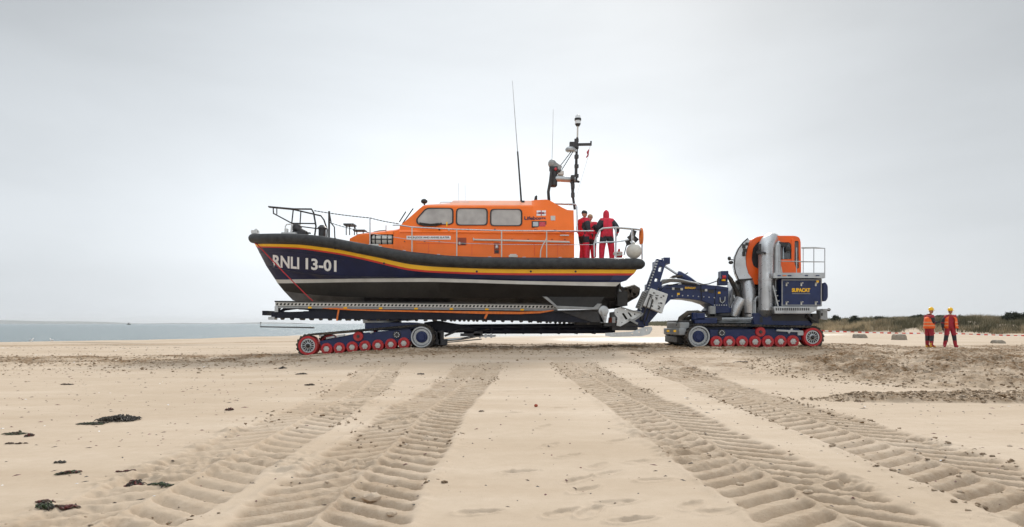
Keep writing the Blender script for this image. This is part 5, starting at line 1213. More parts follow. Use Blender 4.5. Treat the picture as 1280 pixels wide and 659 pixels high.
# bolts, welded ribs and cable runs
mb = MB()
for k in range(9): mb.lathe([(.022,-.02),(.022,.01)], W(840+k*6.6, 370.2-(.8*k if k < 3 else 2.0)+k*.5, YC-.63), 'Y', 6)
for k in range(6): mb.lathe([(.022,-.02),(.022,.01)], W(893+k*3, 381.5, YC-.63), 'Y', 6)
mb.build('bolt_row', 'galvanised', arm)
mb = MB(); mb.bar(W(832,360.8,YC-.63), W(908,362.6,YC-.63), .02, .02); mb.bar(W(876,356,YC-.63), W(877,375,YC-.63), .02, .025); mb.bar(W(895,358,YC-.63), W(893,383,YC-.63), .02, .025); mb.build('weld_rib', 'navy_shaded', arm)
mb = MB(); mb.tube([W(836,357,YC-.66), W(850,354,YC-.66), W(868,357,YC-.68), (W(886,355,YC-.68)), W(900,350,YC-.68)], .018, 6); mb.tube([W(812,372,YC-1.5), W(808,384,YC-1.5), W(803,398,YC-1.4), W(806,406,YC-1.2)], .022, 6); mb.tube([W(816,374,YC-1.5), W(812,388,YC-1.5), W(807,402,YC-1.3)], .022, 6); mb.build('cable', 'black', tra)
for (x, y) in ((848,367.5),(899,366),(1022,352)): 
    mb = MB(); mb.box(W(x, y, (YC-.632) if x < 1000 else YN+.11), (.09,.012,.07)); mb.build('warning_label', 'yellow', tra)
mb = MB()
for (x0, y0, x1, y1) in ((934,352,946,362),(948,393,968,396),(905,399,925,396),(888,402,900,396),(969,372,977,380),(930,392,944,388)): mb.tube([W(x0,y0,YN+.7), W((x0+x1)/2+1,(y0+y1)/2+2,YN+.62), W(x1,y1,YN+.7)], .028, 6)
mb.build('small_hose', 'rubber', tra)
# hose bundle on the arm end
mb = MB()
for k in range(4):
    Y = YC-.7+.12*k; o_ = k*1.1; mb.tube([W(904,343+o_*.3,Y), W(909,343.5,Y), W(914,349+o_,Y), W(921-o_*.4,364,Y), W(928-o_,380,Y), W(930-o_,397,Y)], .062, 8)
mb.tube([W(902,345,YC-.5), W(898,350,YC-.5), W(898,357,YC-.5)], .055, 8); mb.build('hose_bundle', 'rubber', tra)
mb = MB(); mb.box(W(904,344.4,YC-.6), (.26,.4,.3)); mb.tube([W(904,340.8,YC-.6), W(904,347,YC-.6)], .12, 10); mb.box(W(903,353,YC-.55), (.3,.3,.22)); mb.build('swivel', 'navy', tra, bevel=.02)
mb = MB(); mb.tube([W(903,346.4,YC-.8), W(907,346.4,YC-.8)], .06, 8); mb.build('coupling', 'rope_red', tra); mb = MB(); mb.tube([W(904.5,349.4,YC-.78), W(904.5,351.4,YC-.78)], .07, 8); mb.build('coupling', 'yellow', tra)
# deck pipes and hull of the tractor
mb = MB()
for k, y in enumerate((398.2, 400.4, 403)): mb.tube([W(884+k*4,y,YN+.5+.1*k), W(938,y,YN+.5+.1*k), W(942.5-k*1.5,y-1.5,YN+.5+.1*k), W(944-k*1.5,y-6,YN+.5+.1*k), W(944-k*1.5,374+k*2,YN+.5+.1*k), W(946,371.5+k*2,YN+.5+.1*k), W(964,371+k*1,YN+.5+.1*k)], .03, 8)
mb.build('deck_pipe', 'galvanised', tra)
mb = MB(); mb.pprism([(884,405.4),(960,404.6),(960,409),(884,409)], YN+.5, 2.2); mb.pprism([(890,400),(932,400),(932,405),(890,405)], YN+1.1, 1.0); mb.build('deck_tray', 'dark_steel', tra, bevel=.01)
mb = MB(); mb.pprism([(942,391.5),(975,391.5),(1021,392),(1020,400),(1014,408),(942,407)], YN+.42, 2.36); ml = mb.build('lower_hull', 'navy', tra, bevel=.03)
mb = MB(); mb.pprism([(950,396),(953.5,396),(953.5,403),(950,403)], YN+.405, .03); mb.pprism([(963,393),(1014,393.4),(1012,401),(966,401)], YN+.408, .03); mb.build('hull_recess', 'black', ml)
mb = MB(); mb.tube([W(1009,394,YN+.35), W(1015,400,YN+.35), W(1021,402,YN+.35)], .07, 8); mb.box(W(1018,398,YN+.4), (.22,.2,.34)); mb.build('mudguard', 'black', tra)
# radiator panel and white intake ducts
mb = MB(); mb.pprism([(917,352),(930,349),(933,396),(914,396),(912,374)], YN+1.2, .7); mb.build('intake_panel', 'silver_duct', tra, bevel=.04)
mb = MB(); mb.tube([W(934,352,YN+.9), W(936,362,YN+.8), W(937,380,YN+.8), W(938,396,YN+.8)], [.22,.24,.22,.2], 16); mb.tube([W(927,374,YN+.9), W(921,384,YN+.9), W(918,396,YN+.9)], [.2,.2,.14], 12); mb.build('intake_duct', 'silver_duct', tra)
mb = MB(); mb.bar(W(921,372,YN+1.1), W(918,394,YN+1.1), .04, .04); mb.bar(W(925,388,YN+1.0), W(917,369,YN+1.0), .03, .05); mb.build('duct_brace', 'galvanised', tra)
# big silver vertical duct
Yd = YN+.42; kx = Yd/F
mb = MB()
pts = [W(957.2,388,Yd), W(957.2,384,Yd), W(957.2,350,Yd), W(957.2,314,Yd)]; mb.tube(pts, [.25]*4, 28)
for y in (317.6, 350, 371.5): c = W(957.2,y,Yd); mb.tube([c-Vector((0,0,.02)), c+Vector((0,0,.02))], .265, 28)
el = []
for k in range(9): a = math.radians(180-k*13); pass
mb.tube([W(957.2,317,Yd), W(957.2,309,Yd+.02), W(959.5,304,Yd+.15), W(963,300.5,Yd+.4), W(966,300,Yd+.8), W(966.5,301,Yd+1.2)], [.255,.265,.27,.26,.25,.24], 28)
mb.tube([W(957.2,383,Yd), W(956.5,388,Yd+.06), W(954,391,Yd+.3), W(951,390,Yd+.7)], [.25,.26,.26,.24], 24)
dct = mb.build('air_duct', 'silver_duct', tra, ang=50)
mb = MB(); mb.tube([W(948.5,311,Yd-.1), W(948.5,318,Yd-.1)], .045, 8); mb.box(W(950,315.5,Yd-.28), (.26,.06,.05)); mb.ball(W(948,316.5,Yd-.22), .06, n=6); mb.ball(W(956,316.5,Yd-.30), .045, n=6); mb.box(W(949.6,309,Yd-.24), (.10,.05,.22)); mb.build('duct_clamp', 'dark_steel', dct)
mb = MB(); Y2 = Yd+.35; mb.tube([W(970,386,Y2), W(970,345,Y2), W(970,308,Y2), W(972,301,Y2+.2)], [.17,.17,.17,.15], 18); mb.build('exhaust_duct', 'galvanised', tra)
# orange cab
cy0, cy1 = YN+.75, YN+1.85
def CB(px, py): v = W(px, py, cy0); return (v[0], v[2])
out = [(948,295.8),(958,295),(994,295.2),(999,297),(1000.6,302),(1001.2,342),(944,356),(937.4,346),(933.6,334),(932.8,322),(935.4,309),(941,299.5)]
out = roundpoly(out, 3, 3)
win1 = roundpoly([(947,302.5),(951,301),(953,305),(953,338),(947,336),(941.6,333),(939.2,324),(941,310)], 3, 3)
win2 = roundpoly([(972,303),(987,302.6),(989.5,306),(990,324.4),(972,324.8)], 2, 3)
win3 = roundpoly([(993.2,301),(998.6,301),(999,336),(995,336),(992.6,328)], 1.6, 3)
for (Y, s) in ((cy0, 0), (cy1-.05, 1)):
    mb = MB(); o2 = [CB(*p) for p in out]; vs, fs = curve_mesh([o2]+[[CB(*p) for p in w_] for w_ in (win1, win2, win3)], .05, .012); mb.add([(x, y+Y, z) for x, y, z in vs], fs)
    cs = mb.build('cab_side', 'cab_orange', tra, smooth=False)
    for w_ in (win1, win2, win3):
        mb = MB(); w3 = [CB(*p) for p in w_]; c = Vector((sum(p[0] for p in w3)/len(w3), sum(p[1] for p in w3)/len(w3))); yo = Y+(.0 if s else .03)
        mb.grid([[(p[0], yo-.025, p[1]) for p in w3], [(p[0]+(c[0]-p[0])*.14, yo-.02, p[1]+(c[1]-p[1])*.08) for p in w3], [(p[0]+(c[0]-p[0])*.14, yo+.03, p[1]+(c[1]-p[1])*.08) for p in w3]], close=True); mb.build('window_seal', 'black', cs)
gm = bpy.data.materials.new('clear_glass'); gm.use_nodes = True; N = gm.node_tree.nodes; L = gm.node_tree.links; N.remove(N['Principled BSDF']); g1 = N.new('ShaderNodeBsdfGlossy'); g1.inputs['Roughness'].default_value = .03; g2 = N.new('ShaderNodeBsdfTransparent'); g2.inputs['Color'].default_value = (.55,.58,.6,1); mx = N.new('ShaderNodeMixShader'); fr_ = N.new('ShaderNodeFresnel'); fr_.inputs['IOR'].default_value = 1.5; ad = N.new('ShaderNodeMath'); ad.inputs[1].default_value = .05; L.new(fr_.outputs[0], ad.inputs[0]); L.new(ad.outputs[0], mx.inputs[0]); L.new(g2.outputs[0], mx.inputs[1]); L.new(g1.outputs[0], mx.inputs[2]); L.new(mx.outputs[0], N['Material Output'].inputs['Surface']); MATS['clear_glass'] = gm
for Y in (cy0+.03, cy1-.03):
    for w_, nm in ((win1, 'glass_dark'), (win2, 'clear_glass'), (win3, 'clear_glass')):
        mb = MB(); mb.add([(CB(*p)[0], Y, CB(*p)[1]) for p in w_], [tuple(range(len(w_)))]); mb.build('window_pane', nm, tra, smooth=False)
# shell joining the two sides
mb = MB(); oo = [CB(*p) for p in out]; n = len(oo); inner = [(x*.985+CB(968,325)[0]*.015, z*.985+CB(968,325)[1]*.015) for x, z in oo]
mb.grid([[(x, cy0+.045, z) for x, z in oo], [(x, cy1-.045, z) for x, z in oo]], close=True); sh = mb.build('cab_shell', 'cab_orange', tra, ang=40); sm = sh.modifiers.new('shell', 'SOLIDIFY'); sm.thickness = .04
mb = MB(); mb.box(W(978,331,YN+1.5), (.5,.55,.16)); mb.box(W(985,318,YN+1.5), (.14,.5,.75)); mb.box(W(983,305,YN+1.5), (.10,.3,.2)); mb.build('cab_seat', 'black', tra, bevel=.04)
mb = MB(); mb.box(W(979,306,YN+.7), (.32,.05,.16), Matrix.Rotation(.15, 3, 'Y')); mb.ball(W(985,311,YN+.66), .10, 1, .4, 1, 8); mb.build('work_lamp', 'black', tra, bevel=.02)
mb = MB(); mb.box(W(990.8,313,YN+.74), (.10,.04,.8)); mb.build('door_pillar', 'cab_orange', tra, bevel=.01)
mb = MB(); mb.pprism([(971.5,334.6),(977,333.2),(978.4,341),(971.5,341)], YN+.66, .04); mb.build('notice_plate', 'white', tra, bevel=.01)
# curved silver hood in front of the cab
mb = MB(); rows = []
pf = [(934.6,298.2),(929,303),(923,311),(918.6,321),(917.6,333),(919.6,342),(923.4,350)]; pb = [(937.4,300.5),(935,306),(933,313),(931.8,322),(932.6,332),(935.4,342),(940.5,348.8)]
Y0, Y1 = YN+.68, YN+1.9
H5 = lambda pl, Y, dx: [Vector((W(*p, Y0)[0]+dx, Y, W(*p, Y0)[2])) for p in pl]
mb.grid([H5(pb, Y0, 0), H5(pf, Y0, 0), H5(pf, Y0+.3, .04), H5(pf, Y0+.7, .20), H5(pf, Y0+1.1, .42), H5(pb, Y1, .45)])
rows_ = [[Vector((W(*p, Y0)[0], Y0+.30*0, W(*p, Y0)[2])) for p in pb], [Vector((W(*p, Y0)[0], Y0, W(*p, Y0)[2])) for p in pf], [Vector((W(*p, Y0)[0]-.02, (Y0+Y1)/2, W(*p, Y0)[2])) for p in pf], [Vector((W(*p, Y0)[0], Y1, W(*p, Y0)[2])) for p in pf], [Vector((W(*p, Y0)[0], Y1, W(*p, Y0)[2])) for p in pb]]
hd = mb.build('front_hood', 'silver_duct', tra, ang=50)
mb = MB(); mb.tube([Vector((W(*p, Y0)[0], Y0-.01, W(*p, Y0)[2])) for p in pf], .022, 6)
mb.tube([Vector((W(*p, Y0)[0], Y0-.01, W(*p, Y0)[2])) for p in ((923.4,350),(932,349.5),(940.5,348.8))], .03, 6)
mb.build('hood_trim', 'dark_steel', hd)
mb = MB()
for q in ((930,308,.1,.14),(931.2,313,.12,.12),(930,317.5,.1,.16),(934,305,.1,.1)): mb.box(W(q[0],q[1],Y0-.02), (q[2],.04,q[3]))
mb.build('hood_vent', 'black', hd)
mb = MB(); mb.pprism([(924,350),(943,350),(944,356),(926,354)], YN+.8, 1.5); mb.build('cab_floor', 'dark_steel', tra)
mb = MB(); mb.tube([W(917,325,Y0+.1), W(912,324.6,Y0+.1)], .02, 6); mb.ball(W(911.6,323.2,Y0+.1), .075, .8, .8, 1, 8); mb.ball(W(913.6,328.2,Y0+.1), .08, 1.1, .8, .8, 8); mb.build('mirror_lamps', 'black', tra)
# engine box, steps, platform
Ye = YN+.12
mb = MB(); mb.pprism([(977,348.4),(1027.4,348.4),(1027.4,383),(977,383)], Ye, 2.9); eb = mb.build('engine_box', 'navy', tra, bevel=.02)
mb = MB()
for x in (983, 1001.5, 1019.6):
    for y in (355.4, 379): mb.box(W(x,y,Ye-.02), (.045,.04,.13)); mb.box(W(x+.8,y+(-1.6 if y < 360 else -1.6),Ye-.02), (.09,.04,.035))
mb.build('latch', 'white', eb)
mb = MB(); mb.bar(W(977,350,Ye-.01), W(1027,350,Ye-.01), .02, .03); mb.bar(W(977,381.6,Ye-.01), W(1027,381.6,Ye-.01), .02, .03)
for x in (977.6, 1026.6): mb.bar(W(x,349,Ye-.012), W(x,382.6,Ye-.012), .02, .035)
mb.build('box_trim', 'grey_paint', eb)
text_on('SUPACAT', lambda u, v: W(989.8+23*u, 365.3-5*v, Ye-.012), 'yellow', eb, .06, sub=0)
mb = MB(); mb.bar(W(990,367.2,Ye-.006), W(1012.6,367.2,Ye-.006), .012, .018); mb.build('strapline', 'grey_paint', eb)
mb = MB(); mb.pprism([(967,383.2),(1022,383.2),(1021,388),(1012,392.4),(968.5,392.4)], YN-.02, .5); mb.build('side_step', 'galvanised', tra, bevel=.015)
mb = MB()
for k in range(16): mb.box(W(970.5+k*2.7, 386.6, YN-.03), (.03,.02,.09))
mb.build('step_slots', 'dark_steel', tra)
mb = MB()
for s in (0, .35): mb.bar(W(966,357,YN+s), W(972.5,383,YN+s), .05, .04)
for f in (.25,.5,.75): mb.box(W(966+6.5*f, 357+26*f, YN+.17), (.05,.36,.03))
mb.build('ladder', 'galvanised', tra)
mb = MB(); mb.pprism([(967,341),(1031.6,341),(1031.6,347.6),(967,347.6)], YN+.0, .05); mb.pprism([(967,345),(1031.6,345),(1031.6,347.6),(967,347.6)], YN+.06, 2.9); mb.pprism([(1029.4,341),(1031.6,341),(1031.6,347.6),(1029.4,347.6)], YN+.06, 2.9); mb.build('platform', 'galvanised', tra)
mb = MB()
for (x, w_, m_) in ((974,.10,0),(980.6,.12,1),(987,.12,0),(1008,.1,0),(1022,.12,0)): mb.box(W(x,344.6,YN-.01), (w_,.03,.035), None, m_)
mb.build('platform_slots', ['navy','orange_strap'], tra)
def prail(P, r=.016, name='platform_rail'):
    mb = MB()
    for p in P: mb.tube([W(*q) for q in p], r, 8)
    return mb.build(name, 'galvanised', tra)
Yn = YN+.03; Yf = YN+2.9
prail([[(973,341,Yn),(973,309,Yn)], [(995.6,346,Yn),(995.6,309.6,Yn)], [(1017.3,346,Yn),(1017.3,309.6,Yn)], [(1031,341,Yn),(1031,310.5,Yn)], [(1002,309.6,Yn),(1017.3,309.4,Yn),(1031,310.6,Yn),(1031,310.6,Yf)], [(973,326.5,Yn),(1031,327.5,Yn),(1031,327.5,Yf)], [(1031,341,Yf),(1031,310.6,Yf),(1002,310.6,Yf)], [(1031,327.5,Yf),(1000,327.5,Yf)], [(1004,345,Yf),(1004,311,Yf)], [(1031,345,(Yn+Yf)/2),(1031,311,(Yn+Yf)/2)]])
mb = MB(); mb.pprism(roundpoly([(1028.2,354),(1032,352.6),(1035.2,357),(1035.4,372),(1032.6,377),(1028.2,376.4)], 2, 3), YN+.35, 1.9); mb.build('rear_cover', 'navy', tra, bevel=.03)
mb = MB(); mb.pprism([(1025.8,388),(1034.4,388),(1034.4,400),(1030,400),(1025.8,399)], YN+.2, .35); mb.box(W(1022,387.6,YN+.3), (.35,.1,.05)); mb.box(W(1031,387,YN+.3), (.3,.3,.04)); mb.build('rear_box', 'grey_paint', tra, bevel=.01)
mb = MB(); mb.ball(W(1036,387.2,YN+.3), .06, n=6); mb.tube([W(1034,388.5,YN+.3), W(1036,387.4,YN+.3)], .02, 6); mb.box(W(1027.5,393,YN+.18), (.04,.04,.1)); mb.build('rear_lamp', 'black', tra)
mb = MB(); mb.pprism([(942,366),(968,366),(968,392),(942,392)], YN+.9, 1.4); mb.pprism([(960,345),(977,345),(977,384),(960,384)], YN+.9, 1.8); mb.pprism([(925,352),(977,349),(977,368),(930,366)], YN+1.3, 1.2); mb.build('engine_block', 'black', tra, bevel=.03)
# ------------------------------------------------------------------ people
def skin_mesh(V, E, R, sub=2, root=0):
    me = bpy.data.meshes.new('sk'); me.from_pydata([tuple(v) for v in V], E, []); o = bpy.data.objects.new('sk', me); COL.objects.link(o)
    md = o.modifiers.new('s', 'SKIN'); md.use_smooth_shade = True
    for i, r in enumerate(R): r = r if isinstance(r, (tuple, list)) else (r, r); me.skin_vertices[0].data[i].radius = r; me.skin_vertices[0].data[i].use_root = (i == root)
    sd = o.modifiers.new('u', 'SUBSURF'); sd.levels = sub; sd.render_levels = sub
    bpy.context.view_layer.update(); m2 = bpy.data.meshes.new_from_object(o.evaluated_get(bpy.context.evaluated_depsgraph_get()))
    vs = [v.co.copy() for v in m2.vertices]; fs = [tuple(p.vertices) for p in m2.polygons]; bpy.data.objects.remove(o); bpy.data.meshes.remove(me); bpy.data.meshes.remove(m2); return vs, fs
def person(base, facing, height, label, J, cloth, helmet=None, vest=None, hood=None, boots=None, headturn=0., cat='person', seed=0):
    """J: joints in a local frame, x to the person's right... facing +Y ; cloth: segment -> material index"""
    k = height/1.78; Rz = Matrix.Rotation(facing, 3, 'Z'); base = Vector(base)
    t = thing('person', label, cat, base)
    tf = lambda v: base+Rz @ (Vector(v)*k)
    D = dict(pel=(0,0,.95), wst=(0,.0,1.10), chs=(0,.01,1.30), nkb=(0,0,1.45), nk=(0,.01,1.50), hd=(0,.02,1.56), hipR=(.10,0,.90), hipL=(-.10,0,.90),
      knR=(.12,.03,.50), knL=(-.12,.03,.50), anR=(.13,0,.09), anL=(-.13,0,.09), toR=(.15,.17,.04), toL=(-.15,.17,.04),
      shR=(.19,0,1.41), shL=(-.19,0,1.41), elR=(.26,-.03,1.13), elL=(-.26,-.03,1.13), wrR=(.25,.10,.90), wrL=(-.25,.10,.90))
    D.update(J); names = list(D); idx = {n: i for i, n in enumerate(names)}
    bk = cloth.get('bulk', 1.)
    Rr = dict(pel=(.155*bk,.125*bk), wst=(.155*bk,.125*bk), chs=(.175*bk,.14*bk), nkb=(.12,.11), nk=.088, hd=.06, hipR=.105*bk, hipL=.105*bk, knR=.078*bk, knL=.078*bk, anR=.064*bk, anL=.064*bk, toR=.045, toL=.045, shR=.092*bk, shL=.092*bk, elR=.070*bk, elL=.070*bk, wrR=.048*bk, wrL=.048*bk)
    E = [('pel','wst'),('wst','chs'),('chs','nkb'),('nkb','nk'),('nk','hd'),('pel','hipR'),('hipR','knR'),('knR','anR'),('anR','toR'),('pel','hipL'),('hipL','knL'),('knL','anL'),('anL','toL'),('chs','shR'),('shR','elR'),('elR','wrR'),('chs','shL'),('shL','elL'),('elL','wrL')]
    vs, fs = skin_mesh([Vector(D[n]) for n in names], [(idx[a], idx[b]) for a, b in E], [Rr[n] for n in names], 2, idx['pel'])
    mats = cloth['mats']; mi = []
    segs = [(Vector(D[a]), Vector(D[b]), a, b) for a, b in E]
    for f in fs:
        c = sum((vs[i] for i in f), Vector())/len(f); best = None
        for A, B, a, b in segs:
            ab = B-A; q = max(0, min(1, (c-A).dot(ab)/max(1e-6, ab.length_squared))); d = (c-(A+ab*q)).length
            if best is None or d < best[0]: best = (d, a, b, q)
        mi.append(cloth['fn'](best[1], best[2], best[3], c))
    mb = MB(); 
    mb.v = [tf(v) for v in vs]; mb.f = list(fs); mb.mi = mi
    # head: shaped skull with jaw, nose, ears, eyes
    hc = Vector(D['hd'])+Vector((0,.015,.10)); Rh = Matrix.Rotation(headturn, 3, 'Z'); SK = mats.index('skin')
    hv = MB(); n = 14
    prof = []
    for i in range(n+1):
        th = math.pi*i/n
        for j in range(20):
            ph = 2*math.pi*j/20; x = .077*math.sin(th)*math.cos(ph); y = .098*math.sin(th)*math.sin(ph); z = -.118*math.cos(th)
            if z < -.02: s_ = 1-.32*((-z-.02)/.1)**1.3; x *= s_; y = y*(1-.18*((-z-.02)/.1)) + .012*(-z/.118)
            if y > .07 and abs(x) < .02 and -.035 < z < .02: y += .018*(1-abs(x)/.02)
            if y > .06 and .012 < z < .035 and .015 < abs(x) < .05: y -= .008
            prof.append((x, y, z))
    fv = [(i*20+j, i*20+(j+1)%20, (i+1)*20+(j+1)%20, (i+1)*20+j) for i in range(n) for j in range(20)]
    mb.add([tf(hc+Rh @ Vector(p)) for p in prof], fv, SK)
    nose = [(0,.088,.02),(0,.112,-.022),(0,.092,-.034)]; mb.tube([tf(hc+Rh @ Vector(p)) for p in nose], [.008*k,.016*k,.008*k], 6, SK)
    for s in (-1, 1):
        mb.tube([tf(hc+Rh @ Vector(p)) for p in ((s*.074,-.005,.022),(s*.088,-.012,.006),(s*.076,-.002,-.03))], [.008*k,.013*k,.007*k], 6, SK)
        mb.ball(tf(hc+Rh @ Vector((s*.031,.085,.018))), .010*k, n=5, mi=mats.index('hair'))
    mb.tube([tf(hc+Rh @ Vector(p)) for p in ((-.022,.085,-.058),(0,.094,-.06),(.022,.085,-.058))], .005*k, 5, mats.index('rust_red'))
    # hands: palm, four fingers and a thumb on each wrist
    for s, w, e in ((1, 'wrR', 'elR'), (-1, 'wrL', 'elL')):
        Wr = Vector(D[w]); d = (Wr-Vector(D[e])).normalized(); side = Vector((0,1,0))-d*d.y; side = side.normalized() if side.length > .2 else Vector((s,0,0)); nrm = d.cross(side).normalized()*(-s)
        V2 = [Wr-d*.02, Wr+d*.05, Wr+d*.085]; E2 = [(0,1),(1,2)]; R2 = [(.030,.022),(.036,.018),(.030,.016)]
        for fi, (off, ln) in enumerate(((.030,.070),(.010,.080),(-.010,.075),(-.028,.058))):
            b0 = len(V2); a0 = Wr+d*.085+side*off; V2 += [a0, a0+d*ln*.45+nrm*.012, a0+d*ln*.8+nrm*.040]; E2 += [(2,b0),(b0,b0+1),(b0+1,b0+2)]; R2 += [.010,.009,.008]
        b0 = len(V2); V2 += [Wr+d*.035+side*.035, Wr+d*.065+side*.062+nrm*.02, Wr+d*.095+side*.062+nrm*.036]; E2 += [(1,b0),(b0,b0+1),(b0+1,b0+2)]; R2 += [.012,.010,.009]
        v3, f3 = skin_mesh(V2, E2, R2, 1); mb.add([tf(v) for v in v3], f3, cloth.get('hand', SK))
    body = mb.build('body', mats, t, recalc=True, ang=70)
    if helmet:
        m2 = MB(); pr = [(.135,.0),(.132,.012),(.118,.02),(.116,.05),(.103,.10),(.07,.135),(.03,.148),(.002,.150)]
        for i, (r_, h_) in enumerate(pr): pass
        ring = [[tf(hc+Rh @ Vector((r_*math.cos(a)*.92, r_*math.sin(a)*1.05+(.035*max(0, math.sin(a)) if i < 2 else 0), .03+h_))) for a in np.linspace(0, 2*math.pi, 24, endpoint=False)] for i, (r_, h_) in enumerate(pr)]
        m2.grid(ring, close=True); m2.add(ring[-1], [tuple(range(24))]); m2.add(ring[0], [tuple(range(24))]); m2.tube([tf(hc+Rh @ Vector(p)) for p in ((0,-.10,.10),(0,-.05,.165),(0,.03,.187),(0,.10,.13))], .010*k, 6); m2.build('helmet', helmet, t)
        m2 = MB(); 
        for s in (-1, 1): m2.tube([tf(hc+Rh @ Vector(p)) for p in ((s*.09,.02,.03),(s*.078,.03,-.05),(s*.03,.06,-.115))], .006*k, 5)
        m2.build('chin_strap', 'black', t)
    if hood:
        m2 = MB(); ring = []
        for i, (z, r_, oy) in enumerate(((-.17,.115,-.02),(-.10,.115,-.02),(0,.118,-.02),(.07,.11,-.02),(.12,.085,-.025),(.15,.04,-.03))):
            a0, a1 = (math.radians(130), math.radians(410)) if hood[1] == 'open' else (math.radians(120), math.radians(420))
            if hood[1] == 'cap': z = .02+i*.026; r_ = (.104,.104,.100,.09,.065,.02)[i]; a0, a1 = math.radians(90), math.radians(450)
            ring.append([tf(hc+Rh @ Vector((r_*math.cos(a)*.92, r_*math.sin(a)*1.05+oy*(0 if hood[1] == 'cap' else 1), z))) for a in np.linspace(a0, a1, 22)])
        m2.grid(ring); m2.add(ring[-1], [tuple(range(22))]); ho = m2.build('hood' if hood[1] != 'cap' else 'cap', hood[0], t); sm = ho.modifiers.new('cloth', 'SOLIDIFY'); sm.thickness = .012
    if vest:
        m2 = MB(); ch, ws, pe = (Vector(D[q]) for q in ('chs','wst','pel')); ring = []
        lv = [(pe+Vector((0,0,-.08)), .265, .225), (pe+Vector((0,0,.03)), .255, .215), (ws, .245, .205), (ch-Vector((0,0,.06)), .25, .205), (ch+Vector((0,0,.05)), .245, .19), (Vector(D['nkb'])+Vector((0,0,-.02)), .15, .12), (Vector(D['nkb'])+Vector((0,0,.045)), .09, .085)]
        g0 = vest.get('gap', 0.); fl = vest.get('flare', 0)
        for i, (c, rx, ry) in enumerate(lv):
            A = np.linspace(math.radians(90)+g0, math.radians(450)-g0, 30); rowv = []
            for a in A:
                f_ = 1+fl*(1 if math.cos(a) < 0 and math.sin(a) > -.2 else 0)*(1-i/7); rowv.append(tf(c+Vector((rx*math.cos(a)*f_, ry*math.sin(a), 0))))
            ring.append(rowv)
        m2.grid(ring); vo = m2.build('hi_vis_vest', 'hivis', t); sm = vo.modifiers.new('cloth', 'SOLIDIFY'); sm.thickness = .012
        m2 = MB()
        for (i, zz) in ((1, 0), (2, .03)):
            c, rx, ry = lv[i]; A = np.linspace(math.radians(90)+g0+.05, math.radians(450)-g0-.05, 26); r0 = []; r1 = []
            for a in A:
                f_ = 1.03+fl*(1 if math.cos(a) < 0 and math.sin(a) > -.2 else 0)*(1-i/7); r0.append(tf(c+Vector((rx*math.cos(a)*f_, ry*1.04*math.sin(a), zz)))); r1.append(tf(c+Vector((rx*math.cos(a)*f_, ry*1.04*math.sin(a), zz+.05))))
            m2.grid([r0, r1])
        m2.build('reflective_tape', 'hivis_tape', vo)
    for s in ('R', 'L'):
        m2 = MB(); an, to = Vector(D['an'+s]), Vector(D['to'+s]); m2.tube([tf(an+Vector((0,0,.12))), tf(an), tf(an+Vector((0,-.03,-.04)))], [.068*k,.066*k,.05*k], 10); d = (to-an); d.z = 0
        m2.tube([tf(an+Vector((0,0,-.045))-d*.3), tf(an+Vector((0,0,-.035))+d*.2), tf(an+Vector((0,0,-.045))+d*.9), tf(an+Vector((0,0,-.055))+d*1.15)], [.045*k,.055*k,.048*k,.03*k], 10); m2.build('boot', boots or 'black', t)
    return t
MM = ['jacket_red','jacket_dark','jacket_maroon','skin','hair','rust_red','black','hivis']
def crew_fn(a, b, q, c):
    if b in ('elR','elL','wrR','wrL'): return 1 if (b[:2] == 'el' and q > .15) or (b[:2] == 'wr' and q < .3) else 0
    if b in ('shR','shL'): return 0
    if b == 'hd': return 3
    if c.z < .88 and c.z > .64: return 1
    return 0
def crewb_fn(a, b, q, c):
    if b in ('elR','elL'): return 1
    if b in ('wrR','wrL'): return 1 if q < .5 else 0
    if b == 'hd': return 3
    if .64 < c.z < .88: return 1
    return 0
def hv_fn(a, b, q, c):
    if b in ('elR','elL','wrR','wrL'): return 1 if q > .15 else 2
    if b == 'hd': return 3
    if .30 < c.z < .56: return 1
    return 2
zd = 3.34
def deckp(px, Y): return (W(px, 0, Y)[0], Y, zd)
cloth1 = dict(mats=MM, fn=crewb_fn, hand=6, bulk=1.5); cloth2 = dict(mats=MM, fn=crew_fn, hand=6, bulk=1.45)
person(deckp(729.5, 24.15), math.radians(-60), 1.80, 'crew member in dark cap with arm down, nearest the orange cabin wall on the lifeboat', dict(elR=(.27,-.02,1.12), wrR=(.24,.16,.95), knL=(-.12,.06,.5)), cloth2, hood=('black','cap'), boots='black')
person(deckp(738.2, 24.95), math.radians(150), 1.78, 'middle crew member of the three, pale bare head, facing the camera on the lifeboat', dict(elL=(-.26,.05,1.12), wrL=(-.12,.26,1.10), elR=(.26,.04,1.14), wrR=(.10,.27,1.08)), cloth2, hood=('hair_fair','cap'), boots='black')
person(deckp(758.5, 24.2), math.radians(8), 1.80, 'crew member with red hood up seen from behind, nearest the lifeboat stern', dict(hd=(0,.09,1.56), nk=(0,.06,1.51), nkb=(0,.04,1.45), chs=(0,.03,1.31), elR=(.37,-.02,1.18), wrR=(.42,.16,1.03), elL=(-.34,.0,1.16), wrL=(-.30,.17,1.0), knR=(.17,.02,.5), knL=(-.17,.02,.5), anR=(.19,0,.09), anL=(-.19,0,.09), toR=(.21,.17,.04), toL=(-.21,.17,.04)), cloth1, hood=('jacket_red','open'), boots='black')
cl3 = dict(mats=MM, fn=hv_fn, hand=6, bulk=1.25)
Yp = 31.5; b4 = (W(1161.5,0,Yp)[0], Yp, gz(W(1161.5,0,Yp)[0], Yp)); b5 = (W(1187.5,0,Yp)[0], Yp, gz(W(1187.5,0,Yp)[0], Yp))
